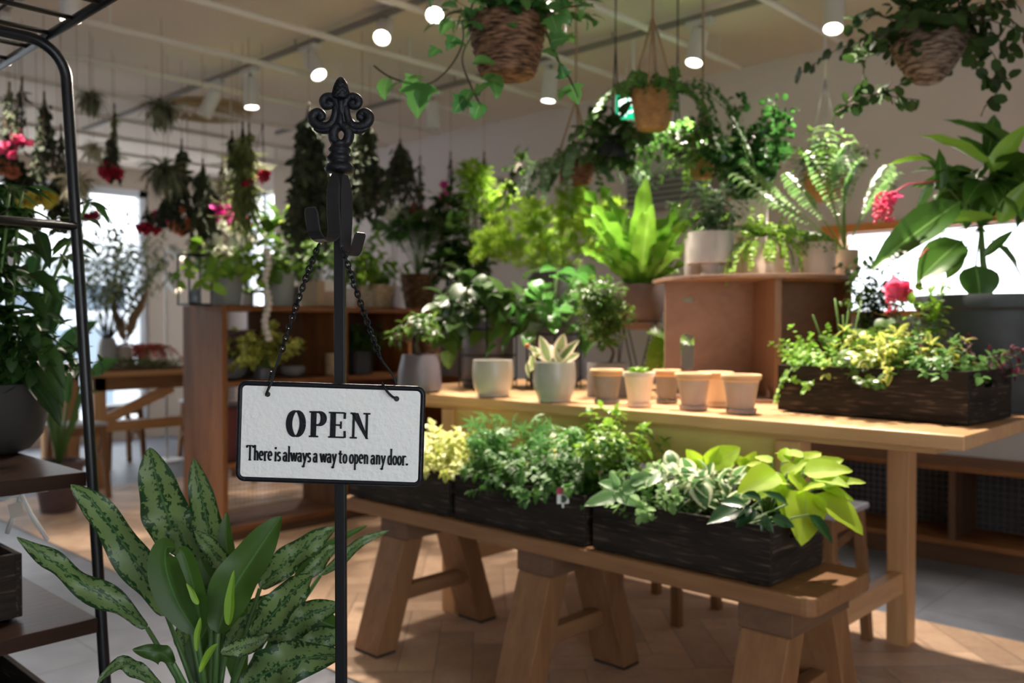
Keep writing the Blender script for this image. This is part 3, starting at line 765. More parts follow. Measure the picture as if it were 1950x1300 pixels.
# bench
BZ = .48
bn = empty('bench', 'low heavy wooden bench with slanted legs carrying three dark crates', 'bench', (2.08, 1.75, 0))
bx0, bx1, by0, by1 = 1.915, 2.255, .875, 2.665
poly = []
for cx_, cy_, a0 in ((bx1-.03, by1-.03, 0), (bx0+.03, by1-.03, 90), (bx0+.03, by0+.03, 180), (bx1-.03, by0+.03, 270)):
    for k in range(5):
        a = math.radians(a0+k*22.5); poly.append((cx_+.03*math.cos(a), cy_+.03*math.sin(a)))
MB().prism(poly, (0, 0, BZ-.045), (1, 0, 0), (0, 1, 0), Z, .045).build('seat', LEGW(1), bn, bevel=.005)
for y in (1.00, 1.73, 2.38):
    MB().box(1.925, y-.07, BZ-.105, 2.245, y+.07, BZ-.045).build('cross_block', wood('bench_block_wood', (.11, .06, .035), (.18, .10, .055), 0, 8, .5), bn, bevel=.003)
    for s, xb, xt in ((0, 1.845, 1.965), (1, 2.325, 2.205)):
        lg = MB().post((xb, y, .012), (xt, y, BZ-.105), .085, .125).build('leg', LEGW(2), bn, bevel=.004)
        MB().box(xb-.04, y-.06, 0, xb+.04, y+.06, .012).build('foot_pad', plain('rubber_black', (.02, .02, .02), .7), lg)
    MB().box(1.90, y-.022, .155, 2.27, y+.022, .205).build('stretcher', LEGW(0), bn, bevel=.003)
# stools
SEATM = plain('stool_seat_grey_white', (.48, .49, .52), .35, noise=.08)
def stool(x, y, label, s=.29, h=.485):
    t = empty('stool', label, 'stool', (x, y, 0), 'wooden stools with pale seats')
    MB().box(x-s/2, y-s/2, h-.022, x+s/2, y+s/2, h).build('seat', SEATM, t, bevel=.008)
    a = s/2-.03; bb = s/2-.005
    for sx in (-1, 1):
        for sy in (-1, 1): MB().post((x+sx*bb, y+sy*bb, 0), (x+sx*a, y+sy*a, h-.022), .034, .034).build('leg', LEGW(2), t, bevel=.003)
    b = MB()
    for sy in (-1, 1): b.box(x-a, y+sy*a-.009, h-.075, x+a, y+sy*a+.009, h-.022); b.box(x+sy*a-.009, y-a, h-.075, x+sy*a+.009, y+a, h-.022)
    b.build('apron', LEGW(0), t)
    for sx in (-1, 1):
        b = MB(); b.beam((x+sx*a, y-a, h-.09), (x+sx*bb, y+bb-.01, .16), .014, .022, (1, 0, 0)); b.beam((x+sx*a, y+a, h-.09), (x+sx*bb, y-bb+.01, .16), .014, .022, (1, 0, 0))
        b.build('cross_brace', LEGW(1), t)
    return t
s0 = stool(2.96, 1.36, 'wooden stool with pale seat under the right end of the display table')
dup(s0, (2.90, 1.92, 0), 0, 'wooden stool under the middle of the display table, feet showing below the bench', 'wooden stools with pale seats')

# dark wooden crates
def crate(cx, cy, z, L, W, H, rot, label, name='planter_crate'):
    """long side along local y; hand holes in the short ends"""
    t = empty(name, label, 'crate', (cx, cy, z), 'dark charred wooden crates')
    c, s = math.cos(rot), math.sin(rot); X = Vector((c, s, 0)); Y = Vector((-s, c, 0)); C = Vector((cx, cy, z)); th = .012
    def pan(u0, u1, v0, v1, w0, w1, nm, ax):
        b = MB(); b.obox(C+X*(u0+u1)/2+Y*(v0+v1)/2+Z*(w0+w1)/2, X*(u1-u0)/2, Y*(v1-v0)/2, Z*(w1-w0)/2); return b
    pan(-W/2, -W/2+th, -L/2, L/2, .006, H, '', 1).build('side_board', CRATEW(1), t, bevel=.0015)
    pan(W/2-th, W/2, -L/2, L/2, .006, H, '', 1).build('side_board', CRATEW(1), t, bevel=.0015)
    for sg in (-1, 1):
        hw, hh, hz = .045, .011, H*.74; Wi = W/2-th-.0005
        outer = [(-Wi, .006), (Wi, .006), (Wi, H), (0, H)]; inner = []
        for k in range(13): a = PI/2-2*PI*k/12; inner.append(((hw-hh)*(1 if math.cos(a) > 1e-6 else (-1 if math.cos(a) < -1e-6 else 0))+hh*math.cos(a), hz+hh*math.sin(a)))
        poly = outer+inner+[(0, H), (-Wi, H)]
        MB().prism(poly, C+Y*(sg*(L/2)-(th if sg > 0 else 0)), X, Z, Y, th).build('end_board', CRATEW(0), t)
    pan(-W/2+th, W/2-th, -L/2+th, L/2-th, .004, .014, '', 1).build('bottom', CRATEW(1), t)
    b = MB()
    for sg in (-1, 1): b.obox(C+Y*sg*(L/2-.05)+Z*.003, X*(W/2-.01), Y*.015, Z*.003)
    b.build('runner', CRATEW(0), t)
    return t
crate(2.075, 1.255, BZ, .53, .285, .145, 0, 'dark charred crate at the near end of the bench, filled with lime and variegated plants')
crate(2.075, 1.815, BZ, .53, .285, .145, 0, 'dark charred crate in the middle of the bench, filled with ivy')
crate(2.075, 2.375, BZ, .53, .285, .145, 0, 'dark charred crate at the far end of the bench, partly behind the sign')
DC = (2.633, .976)
DR = math.radians(-5)
crate(DC[0], DC[1], TZ, .55, .30, .142, DR, 'weathered dark crate on the near end of the display table')

# rounded plywood display box on the table
pp = onz(1452, 758, TZ)
pb = empty('plywood_display_box', 'reddish plywood display box with a curved top on the table', 'display box', pp)
U = RT.copy(); Nn = FH.copy()      # faces the camera side
U = (RT*.995+FH*.02).normalized(); Nn = Z.cross(U).normalized()
if Nn.dot(FH) < 0: Nn = -Nn
Hb = .42
def P3(u, n, z): return pp+U*u+Nn*n+Z*z
arc_ = [(.355*math.cos(a), .12-.36*math.sin(a)) for a in [PI*k/24 for k in range(25)]]
arc_ = [(-x, y) for x, y in arc_]
poly = arc_+[(.355, .24), (-.355, .24)]
MB().prism(poly, pp+Z*Hb, U, Nn, Z, .014).build('top', PLY(0), pb, bevel=.002)
MB().prism([(p[0]*.97, p[1]*.97+.005) for p in poly], pp, U, Nn, Z, .012).build('bottom', PLY(0), pb)
MB().obox(P3(0, .01, Hb/2), U*.012, Nn*.18, Z*(Hb/2)).build('divider', PLY(2), pb, bevel=.001)
# left panel with two slots (keyhole outline)
x0, x1 = -.335, -.012
def slot(cx_, cz_, hw, hh, r_):
    pts = []
    for qx, qz, a0 in ((1, 1, 90), (1, -1, 0), (-1, -1, -90), (-1, 1, -180)):
        for k in range(4):
            a = math.radians(a0-k*30); pts.append((cx_+qx*(hw-r_)+r_*math.cos(a), cz_+qz*(hh-r_)+r_*math.sin(a)))
    return pts
s1 = slot(-.252, .165, .026, .065, .018); s2 = slot(-.25, .355, .022, .010, .009)
poly = [(x0, .0), (x0, Hb), (-.25, Hb), (s2[0][0], s2[0][1])]
# two separate panels joined along z = .29 keep each outline simple
s1 = s1[::-1]; s2 = s2[::-1]
up_ = [(x0, .29), (x0, Hb), (s2[0][0], Hb)]+s2+[s2[0], (s2[0][0]+.0001, Hb), (x1, Hb), (x1, .29)]
lo_ = [(x0, .0), (x0, .29), (s1[0][0], .29)]+s1+[s1[0], (s1[0][0]+.0001, .29), (x1, .29), (x1, .0)]
b = MB()
b.prism(up_, P3(0, .085, 0), U, Z, Nn, .012); b.prism(lo_, P3(0, .085, 0), U, Z, Nn, .012)
b.build('left_panel', PLY(0), pb)
MB().obox(P3(.172, .19, Hb/2), U*.165, Nn*.006, Z*Hb/2).build('back_panel', PLY(0), pb)
MB().obox(P3(.337, .13, Hb/2), U*.006, Nn*.075, Z*Hb/2).build('side_panel', PLY(2), pb)
PZT = TZ+Hb+.014   # height of its top

# tall open cabinet (left middle)
CX0, CX1, CY0, CY1, CH = 2.24, 3.92, 4.12, 4.54, 1.205
cb = empty('shelf_cabinet', 'brown wooden shelf cabinet with open compartments behind the sign', 'cabinet', ((CX0+CX1)/2, 4.33, 0))
MB().box(CX0, CY0, .03, CX0+.03, CY1, CH).build('end_panel', CABW(2), cb, bevel=.003)
MB().box(CX1-.03, CY0, .03, CX1, CY1, CH).build('end_panel', CABW(2), cb, bevel=.003)
MB().box(CX0+.03, CY0-.005, CH-.028, CX1-.03, CY1, CH).build('top', CABW(0), cb, bevel=.003)
for z in (.79, .375, .05): MB().box(CX0+.03, CY0, z, CX1-.03, CY1, z+.026).build('shelf', CABW(0), cb, bevel=.002)
for x in (2.98,): MB().box(x, CY0, .076, x+.028, CY1-.01, CH-.028).build('divider', CABW(2), cb, bevel=.002)
MB().box(3.45, CY0, .816, 3.478, CY1-.01, CH-.028).build('divider', CABW(2), cb, bevel=.002)
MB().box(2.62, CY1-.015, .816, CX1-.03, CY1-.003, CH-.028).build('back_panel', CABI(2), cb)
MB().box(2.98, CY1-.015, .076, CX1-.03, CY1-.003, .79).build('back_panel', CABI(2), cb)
b = MB()
for k in range(27): x = 2.30+k*.026; b.tube([(x, CY1-.02, .076), (x, CY1-.02, .79)], .0014, 4)
for k in range(27): z = .08+k*.026; b.tube([(2.27, CY1-.02, z), (2.98, CY1-.02, z)], .0014, 4)
b.build('wire_mesh', plain('mesh_wire', (.25, .2, .18), .5, .6), cb)
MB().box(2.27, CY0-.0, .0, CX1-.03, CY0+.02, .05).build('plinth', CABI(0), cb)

# low shelf along the right wall
SX0, SX1, SY0, SY1 = 4.36, 4.72, -.6, 2.25
sh = empty('low_wall_shelf', 'low dark wooden shelf with wire mesh back along the right wall', 'shelf', (4.54, .9, 0))
for z in (.43, .085): MB().box(SX0, SY0, z, SX1, SY1, z+.026).build('shelf_board', CABW(1), sh, bevel=.002)
MB().box(SX0+.02, SY0+.02, 0, SX1, SY1-.02, .085).build('plinth', CABI(1), sh)
for y in (SY0, 1.32, SY1-.03): MB().box(SX0+.01, y, .111, SX1, y+.03, .43).build('upright', CABI(2), sh)
b = MB()
for k in range(90): y = SY0+.03+k*.031; b.tube([(SX1-.03, y, .111), (SX1-.03, y, .43)], .0016, 4)
for k in range(11): z = .115+k*.031; b.tube([(SX1-.03, SY0, z), (SX1-.03, SY1, z)], .0016, 4)
b.build('wire_mesh', plain('mesh_wire_grey', (.3, .3, .32), .5, .6), sh)
MB().box(SX1-.02, SY0, .111, SX1-.008, SY1, .43).build('back_panel', plain('shelf_back_dark', (.035, .03, .03), .7), sh)

# far work table with crossed legs and the stools by the window
def far_table(x0, x1, y0, y1, h, label):
    t = empty('work_table', label, 'table', ((x0+x1)/2, (y0+y1)/2, 0), 'work tables by the window')
    MB().box(x0, y0, h-.035, x1, y1, h).build('tabletop', OAK(0), t, bevel=.004)
    MB().box(x0+.06, y0+.05, h-.13, x1-.06, y0+.075, h-.035).build('apron', LEGW(0), t)
    for x in (x0+.06, x1-.14):
        for y in (y0+.05, y1-.12): MB().box(x, y, 0, x+.08, y+.07, h-.035).build('leg', OAK(2), t, bevel=.003)
    MB().box(x0+.14, y0+.06, .38, x1-.14, y0+.11, .45).build('stretcher', OAK(0), t)
    MB().beam((x0+.14, y0+.09, .46), (x0+.62, y0+.09, h-.13), .03, .07, (0, 1, 0)).build('brace', OAK(0), t)
    return t
far_table(2.33, 3.9, 6.05, 6.75, .79, 'light wood work table left of the brown cabinet, moss tray on it')
far_table(1.9, 2.75, 7.1, 7.8, .80, 'light wood table by the window behind the black rack')
for (x, y, lb) in ((2.95, 7.05, 'stool at the far work table, nearest the window'), (3.15, 5.75, 'stool at the far work table, beside the brown cabinet'), (2.2, 5.9, 'stool by the far work table, behind the pole of the black rack'), (3.62, 6.98, 'stool behind the far work table, close to the brown cabinet')):
    dup(s0, (x, y, 0), 0, lb, 'wooden stools with pale seats')

# ================================================================== the sign stand and the OPEN sign
D0 = 1.20
def fr(px, py, d=D0): return at(px, py, d)
sp = at(648, 700, D0)
st = empty('sign_stand', 'black iron sign stand with fleur-de-lis finial holding the OPEN sign', 'sign stand', (sp.x, sp.y, 0))
PXM = D0/FPX      # metres per photo pixel at the stand
def SV(px, py, n=0.0): return sp+RT*((px-648)*PXM)+Z*((700-py)*PXM)-FH*n
zb = SV(648, 335).z
a_ = RT*.0072; q_ = FH*.0072
MB().obox(Vector((sp.x, sp.y, (zb+.015)/2)), a_, q_, Z*((zb-.015)/2)).build('pole', BLACK, st, bevel=.0015)
MB().lathe((sp.x, sp.y, 0), [(.14, 0), (.145, .004), (.14, .012), (.03, .018)], 48).build('base_plate', BLACKCAST, st, smooth=40)
# turned collar
pr = [(.008, 332), (.0185, 329), (.0205, 322), (.0165, 314), (.013, 311), (.0165, 307), (.0175, 302), (.0140, 297), (.0125, 293), (.0150, 290), (.0155, 286), (.0120, 281), (.0115, 276), (.013, 273)]
MB().lathe((sp.x, sp.y, 0), [(r_, SV(648, y).z) for r_, y in pr], 28).build('collar', BLACKCAST, st, smooth=True)
# finial: ring, scrolls, pine cone
def cv(pts): return [SV(x, y) for x, y in pts]
def cat(pts, n=6):
    out = []; P = [pts[0]]+list(pts)+[pts[-1]]
    for i in range(1, len(P)-2):
        for k in range(n):
            t = k/n; p0, p1, p2, p3 = P[i-1], P[i], P[i+1], P[i+2]
            out.append(tuple(.5*((2*p1[j])+(-p0[j]+p2[j])*t+(2*p0[j]-5*p1[j]+4*p2[j]-p3[j])*t*t+(-p0[j]+3*p1[j]-3*p2[j]+p3[j])*t**3) for j in range(len(p1))))
    out.append(tuple(pts[-1])); return out
fb = MB()
ring = [(651+15*math.cos(a), 259+18*math.sin(a)) for a in [2*PI*k/28 for k in range(28)]]
fb.tube(cv(ring), .0072, 12, closed=True)
fb.tube(cv([(650, 276), (650, 284)]), .009, 12)
for s in (-1, 1):
    X_ = lambda v: 651+s*(v-651)
    # stem flaring out to the lower volute (x listed for the right side)
    low = cat([(X_(660), 205), (X_(662), 222), (X_(668), 236), (X_(680), 243), (X_(694), 241), (X_(704), 232), (X_(704), 222), (X_(695), 216), (X_(687), 221), (X_(688), 229)], 6)
    n = len(low); fb.tube(cv(low), .005, 12, radii=[.0050+.0016*math.sin(PI*k/n) for k in range(n)])
    fb.ball(SV(X_(689), 227), .0052, 12)
    sp_ = cat([(X_(660), 243), (X_(676), 250), (X_(692), 250), (X_(701), 245)], 5)
    fb.tube(cv(sp_), .004, 10, radii=[.0055-.0024*k/len(sp_) for k in range(len(sp_))])
    upp = cat([(X_(657), 240), (X_(655), 222), (X_(656), 208), (X_(661), 194), (X_(669), 187), (X_(680), 188), (X_(685), 196), (X_(680), 204), (X_(671), 203), (X_(669), 197)], 6)
    n = len(upp); fb.tube(cv(upp), .005, 12, radii=[.0045+.0012*math.sin(PI*k/n) for k in range(n)])
    fb.ball(SV(X_(673), 199), .0055, 12)
fb.tube(cv([(651, 245), (651, 225), (651, 200), (651, 188)]), .0062, 12)
fb.ball(SV(651, 232, .005), .0042, 12, .011)
fb.build('finial', BLACKCAST, st, smooth=True)
cone_ = MB(); base = SV(651, 192).z; topz = SV(651, 149).z; hh = topz-base
prof = [(.0085, 0), (.0115, .05), (.0125, .15), (.0120, .3), (.0105, .5), (.0085, .7), (.0058, .86), (.0030, .96), (.0005, 1.0)]
pf = []
for k in range(41):
    f = k/40
    for (r0, f0), (r1, f1) in zip(prof, prof[1:]):
        if f0 <= f <= f1: pf.append((r0+(r1-r0)*(f-f0)/(f1-f0), hh*f)); break
cc = SV(651, 192); cc.z = base
def crisscross(i, a):
    f = i/40
    if f > .62: return 1.0
    g1 = abs(math.sin(a*4+f*13)); g2 = abs(math.sin(a*4-f*13))
    return 1-.09*(1 if min(g1, g2) < .22 else 0)
cone_.lathe(cc, pf, 72, mod=crisscross); cone_.build('pine_cone', BLACKCAST, st, smooth=True)
# hooks: flat forged strips
HK = plain('hook_black', (.018, .019, .021), .33)
def hook(out, z0y, zby, tipy, reach, w, off):
    """strip down the pole then curled out; out = horizontal direction"""
    out = Vector(out).normalized(); side = Vector((-out.y, out.x, 0)); pts = []; ws = []
    z0, zb_, zt = SV(0, z0y).z, SV(0, zby).z, SV(0, tipy).z
    base = Vector((sp.x, sp.y, 0))+out*off
    for k in range(9): pts.append(base+Z*(z0+(zb_+.016-z0)*k/8)+out*(.003*math.sin(PI*k/8))); ws.append(w*(.45+.55*min(1, k/1.6)))
    for k in range(1, 9):
        a = PI*.92*k/8; pts.append(base+out*(reach/2*(1-math.cos(a)))+Z*(zb_+.016-.016*math.sin(a))); ws.append(w)
    e = pts[-1]
    for k in range(1, 6):
        f = k/5; pts.append(e+Z*(zt-e.z)*f+out*(.006*f)); ws.append(w*(1 if k < 5 else .75))
    return MB().ribbon(pts, side, ws, .0026).build('hook', HK, st, bevel=.0008)
hook(-RT*.52-FH*.85, 333, 463, 404, .040, .0225, .0095)
hook(RT*.86-FH*.50, 335, 487, 446, .021, .0215, .0095)
hook(-RT*.1+FH*1.0, 335, 480, 440, .028, .0175, .0095)

# --- the sign plate
DS = 1.168
cs = at(629.5, 825.5, DS)
ROLL = math.radians(-1.9)
SR = (RT*math.cos(ROLL)+Z*math.sin(ROLL)).normalized()
SN = -FH
SU = SR.cross(SN).normalized()
if SU.z < 0: SU = -SU
MP = DS/FPX
sg = empty('open_sign', 'white cast-iron OPEN sign with black border hanging on black chains', 'sign', cs)
def L2(u, v, n=0.0): return cs+SR*(u*MP)+SU*(v*MP)+SN*n     # u,v in photo pixels from the sign centre
def rrect(w, h, r, n=6):
    out = []
    for sx, sy, a0 in ((1, 1, 0), (-1, 1, 90), (-1, -1, 180), (1, -1, 270)):
        for k in range(n+1):
            a = math.radians(a0+90*k/n); out.append((sx*(w/2-r)+r*math.cos(a), sy*(h/2-r)+r*math.sin(a)))
    return out
SW, SH = 355, 190
SIGNW = plain('sign_white_enamel', (.84, .85, .82), .55, bump=.9, bscale=130)
MB().prism([(x*MP, y*MP) for x, y in rrect(SW-6, SH-6, 9)], cs-SN*.004, SR, SU, SN, .006).build('plate', SIGNW, sg)
NAVY = plain('sign_black_paint', (.004, .005, .009), .4, spec=.3, bump=.4, bscale=250)
b = MB(); b.tube([L2(x, y, .0) for x, y in rrect(SW-8, SH-8, 12, 8)], .0036, 12, closed=True)
b.build('border', NAVY, sg, smooth=True)
def pen(b, pts, thick, thin, n0=.0018, t=.0016, S=1.0, ox=0, oy=0, sxs=1.0):
    """ribbon with heavy verticals and light horizontals"""
    P = [(ox+p[0]*S*sxs, oy+p[1]*S) for p in pts]; n = len(P); L_, R_ = [], []
    for i in range(n):
        dx = P[min(i+1, n-1)][0]-P[max(i-1, 0)][0]; dy = P[min(i+1, n-1)][1]-P[max(i-1, 0)][1]; l = math.hypot(dx, dy) or 1
        w = (thin+(thick-thin)*abs(dy/l)**1.3)*S/2
        L_.append((P[i][0]-dy/l*w, P[i][1]+dx/l*w)); R_.append((P[i][0]+dy/l*w, P[i][1]-dx/l*w))
    for i in range(n-1):
        q = [L_[i], L_[i+1], R_[i+1], R_[i]]
        b.prism([(x*MP, y*MP) for x, y in q], cs+SN*n0, SR, SU, SN, t)
def arc(cx, cy, rx, ry, a0, a1, n=16): return [(cx+rx*math.cos(math.radians(a0+(a1-a0)*k/n)), cy+ry*math.sin(math.radians(a0+(a1-a0)*k/n))) for k in range(n+1)]
def big(b, ch, x, y, S, w):
    """cap height 1; x = left edge, w = width in cap heights"""
    tk, tn = .21, .06
    def p(pts, a=tk, c=tn): pen(b, pts, a, c, S=S, ox=x, oy=y)
    if ch == 'O': p(arc(w/2, .5, w/2-.10, .47, 0, 360, 40), (.24), .06)
    if ch == 'P':
        p([(.17, .02), (.17, .98)]); p([(.0, .035), (.36, .035)]); p([(.0, .965), (.2, .965)]); p([(.16, .965), (.34, .965)]+arc(.34, .72, w-.45, .245, 90, -90, 14)+[(.16, .475)], .24, .07)
    if ch == 'E':
        p([(.17, .02), (.17, .98)]); p([(.0, .035), (w-.05, .035)]); p([(.0, .965), (w-.06, .965)]); p([(.16, .5), (w-.20, .5)])
        p([(w-.03, .02), (w-.045, .28)], .09, .07); p([(w-.045, .98), (w-.055, .74)], .09, .07); p([(w-.19, .36), (w-.19, .64)], .07, .07)
    if ch == 'N':
        p([(.13, .02), (.13, .96)], .09, .07); p([(.0, .035), (.27, .035)]); p([(.0, .965), (.2, .965)])
        b.prism([(x+S*a_*1, y+S*c_) for a_, c_ in ()], cs, SR, SU, SN, 0) if False else None
        q = [(.02, .98), (.30, .98), (w-.06, .0), (w-.14, .0)]
        b.prism([((x+S*u_)*MP, (y+S*v_)*MP) for u_, v_ in q], cs+SN*.0018, SR, SU, SN, .0016)
        p([(w-.13, .02), (w-.13, .96)], .09, .07); p([(w-.27, .965), (w, .965)])
lt = MB()
# letter positions in photo pixels from the sign centre (unrolled)
for ch, xl, w in (('O', -83.5, .72), ('P', -40.5, .66), ('E', -3.5, .66), ('N', 37.5, .76)):
    big(lt, ch, xl, -7.5, 50.0, w)
lt.build('lettering', NAVY, sg, bevel=0)
# small lettering
def a_(*k): return arc(*k)
SM = {
 'T': (.62, [[(.31, 0), (.31, 1)], [(.02, .95), (.60, .95)], [(.04, .97), (.04, .82)], [(.58, .97), (.58, .82)], [(.2, .02), (.42, .02)]]),
 'h': (.46, [[(.12, 0), (.12, 1.0)], [(.12, .48)]+a_(.23, .42, .12, .2, 140, 0, 8)+[(.35, 0)], [(.04, .98), (.12, .98)]]),
 'e': (.40, [[(.06, .33), (.34, .35)]+a_(.2, .33, .14, .28, 10, 310, 16)]),
 'r': (.36, [[(.12, 0), (.12, .6)], [(.12, .42)]+a_(.24, .46, .10, .14, 150, 30, 6), [(.04, .58), (.12, .6)], [(.03, .02), (.22, .02)]]),
 'i': (.24, [[(.12, 0), (.12, .6)], [(.12, .78), (.12, .92)], [(.03, .02), (.21, .02)], [(.04, .58), (.12, .58)]]),
 's': (.34, [a_(.17, .45, .10, .14, 20, 250, 10)+a_(.17, .17, .11, .15, 80, -150, 10)]),
 'a': (.42, [[(.31, .0), (.31, .45)], a_(.19, .42, .12, .16, 0, 160, 8), a_(.18, .19, .12, .17, 0, 360, 16), [(.31, .02), (.38, .04)]]),
 'l': (.22, [[(.11, 0), (.11, 1.0)], [(.03, .98), (.11, .98)], [(.02, .02), (.2, .02)]]),
 'w': (.62, [[(.05, .6), (.19, .02)], [(.19, .02), (.31, .58)], [(.31, .58), (.44, .02)], [(.44, .02), (.57, .6)]]),
 'y': (.42, [[(.06, .6), (.22, .06)], [(.37, .6), (.22, .05), (.12, -.28)], a_(.10, -.24, .07, .08, 0, -180, 6)]),
 't': (.36, [[(.15, .82), (.15, .12)]+a_(.23, .12, .08, .1, 180, 320, 5), [(.0, .6), (.33, .6)], [(.02, .57), (.15, .72)]]),
 'o': (.40, [a_(.2, .3, .14, .28, 0, 360, 20)]),
 'p': (.42, [[(.11, .6), (.11, -.38)], a_(.21, .3, .13, .28, 130, -130, 14), [(.03, .58), (.11, .6)], [(.03, -.37), (.2, -.37)]]),
 'n': (.46, [[(.12, 0), (.12, .6)], [(.12, .45)]+a_(.23, .40, .12, .19, 140, 0, 8)+[(.35, 0)], [(.04, .58), (.12, .6)]]),
 'd': (.43, [[(.31, 0), (.31, 1.05)], a_(.19, .3, .13, .28, 50, 310, 14), [(.22, 1.02), (.31, 1.02)], [(.31, .02), (.38, .02)]]),
 '.': (.2, [[(.07, .0), (.07, .12)], [(.11, .0), (.11, .12)]]),
 ' ': (.16, []),
}
text = 'There is always a way to open any door.'
S_ = 29.0; tot = sum(SM[c][0] for c in text); avail = 308.0; kx = avail/(tot*S_)
tl = MB(); x = -158.0
for c in text:
    adv, strokes = SM[c]
    for s_ in strokes: pen(tl, s_, .12, .085, S=S_, ox=x, oy=-55.0, sxs=kx)
    x += adv*S_*kx
tl.build('lettering', NAVY, sg)
# little rust rims round the two holes
for u, v_ in ((-121, 71.5), (124, 71)):
    MB().lathe(L2(u, v_, .002), [(.0022, -.0006), (.0036, .0002), (.0030, .0008)], 16, tilt=Z.rotation_difference(SN).to_matrix()).build('hole', plain('hole_dark', (.03, .02, .015), .6), sg)
# chains and wire hooks
def SP(px, py, n=0.0, d=DS): return at(px, py, d-n)
def chain(p0, p1, nlink, sag):
    b = MB(); p0, p1 = Vector(p0), Vector(p1); T_ = (p1-p0); L_ = T_.length/nlink
    for i in range(nlink):
        f = (i+.5)/nlink; c = p0+T_*f+(-Z*sag)*4*f*(1-f); t = (T_+(-Z*sag)*4*(1-2*f)).normalized()
        s = t.cross(FH).normalized(); w = t.cross(s); ang = (.35 if i % 2 else 1.15)+.2*math.sin(i*.8); s2 = s*math.cos(ang)+w*math.sin(ang)
        pts = []
        for k in range(14):
            a = 2*PI*k/14; pts.append(c+t*(L_*.74*math.cos(a))+s2*(.0040*math.sin(a)))
        b.tube(pts, .00125, 6, closed=True)
    return b
hk = BLACK
chain(SP(607, 466, .008), SP(536, 668, .0), 22, -.004).build('chain', hk, sg, smooth=True)
chain(SP(652, 470, .006), SP(722, 676, .0), 23, .003).build('chain', hk, sg, smooth=True)
w1_ = cat([tuple(SP(538, 664, -.001)), tuple(SP(528, 690, .0)), tuple(SP(519, 722, .008)), tuple(SP(509, 745, .010)), tuple(SP(507, 752, .004)), tuple(SP(507, 750, -.010)), tuple(SP(512, 728, -.012)), tuple(SP(516, 707, -.008))], 6)
MB().tube(w1_, .0017, 8).build('wire_hook', hk, sg, smooth=True)
w2_ = cat([tuple(SP(720, 672, .001)), tuple(SP(730, 690, -.004)), tuple(SP(747, 712, -.010)), tuple(SP(754, 733, -.012)), tuple(SP(754, 752, -.008)), tuple(SP(752, 757, .004)), tuple(SP(745, 753, .010)), tuple(SP(735, 742, .012)), tuple(SP(727, 727, .010))], 6)
MB().tube(w2_, .0017, 8).build('wire_hook', hk, sg, smooth=True)

# ================================================================== black rack at the left
RX, RY = .676, 1.76
rk = empty('metal_rack', 'black metal rack with dark wooden boards at the left edge', 'rack', (.45, 2.1, 0))
tp = Vector((.655, 1.79, 1.565)); bt = Vector((.705, 1.70, 0)); xl = .18
RM = plain('rack_black_tube', (.008, .009, .011), .33, spec=.4)
pst = [bt]+[bt.lerp(tp, f) for f in (.25, .5, .75, .96)]
arcp = [tp+Vector((-.07+.07*math.cos(a), 0, .07*math.sin(a))) for a in [math.radians(9*k) for k in range(11)]]
MB().tube(pst+arcp+[Vector((xl+.07, tp.y, tp.z+.07))]+[Vector((xl+.07-.07*math.sin(a), tp.y, tp.z+.07*math.cos(a))) for a in [math.radians(18*k) for k in range(1, 6)]]+[Vector((xl-.04, bt.y, 0))], .0105, 12).build('end_frame', RM, rk, smooth=True)
yb = 2.95
MB().tube([Vector((.705, yb+.05, 0)), Vector((.655, yb, 1.565))]+[p+Vector((0, yb-tp.y, 0)) for p in arcp]+[Vector((xl+.07, yb, tp.z+.07)), Vector((xl, yb, tp.z)), Vector((xl-.04, yb+.05, 0))], .0105, 12).build('end_frame', RM, rk, smooth=True)
zc = at(60, 440, 1.78).z
MB().tube([(xl, tp.y-.02, zc+.003), (.662, tp.y-.02, zc)], .0085, 10).build('crossbar', RM, rk, smooth=True)
# overhead wire grid
gz = 1.645
b = MB()
b.tube([(.622, .45, gz), (.622, yb, gz)], .0085, 10)
b.tube([(.18, .55, gz), (.18, yb, gz)], .0085, 10)
k = .62
while k < yb: b.tube([(.18, k, gz), (.622, k, gz)], .0045, 8); k += .115
for x in (.3, .42, .52): b.tube([(x, .55, gz+.008), (x, yb, gz+.008)], .003, 6)
b.build('top_grid', RM, rk, smooth=True)
sc_ = cat([(tp.x-.36, tp.y-.03, 1.83), (tp.x-.27, tp.y-.03, 1.72), (tp.x-.21, tp.y-.03, 1.70), (tp.x-.14, tp.y-.03, 1.705), (tp.x-.09, tp.y-.05, 1.76), (tp.x-.03, tp.y-.2, 1.84)], 6)
MB().tube(sc_, .010, 10).build('scroll', RM, rk, smooth=True)
B1 = at(165, 898, 1.72); B2 = at(187, 1176, 1.68)
MB().box(.16, B1.y-.0, B1.z-.028, B1.x, yb, B1.z).build('board', RACKW(0), rk, bevel=.002)
MB().box(.16, B2.y-.0, B2.z-.028, B2.x, yb, B2.z).build('board', RACKW(0), rk, bevel=.002)
MB().box(.16, B1.y, .17, .70, yb, .198).build('board', RACKW(0), rk, bevel=.002)
crate(.395, 2.02, B2.z, .42, .36, .125, 0, 'dark crate on the lower board of the black rack', 'wooden_crate')
crate(.42, 2.0, .20, .46, .42, .20, 0, 'dark crate under the lower board of the black rack', 'wooden_crate')
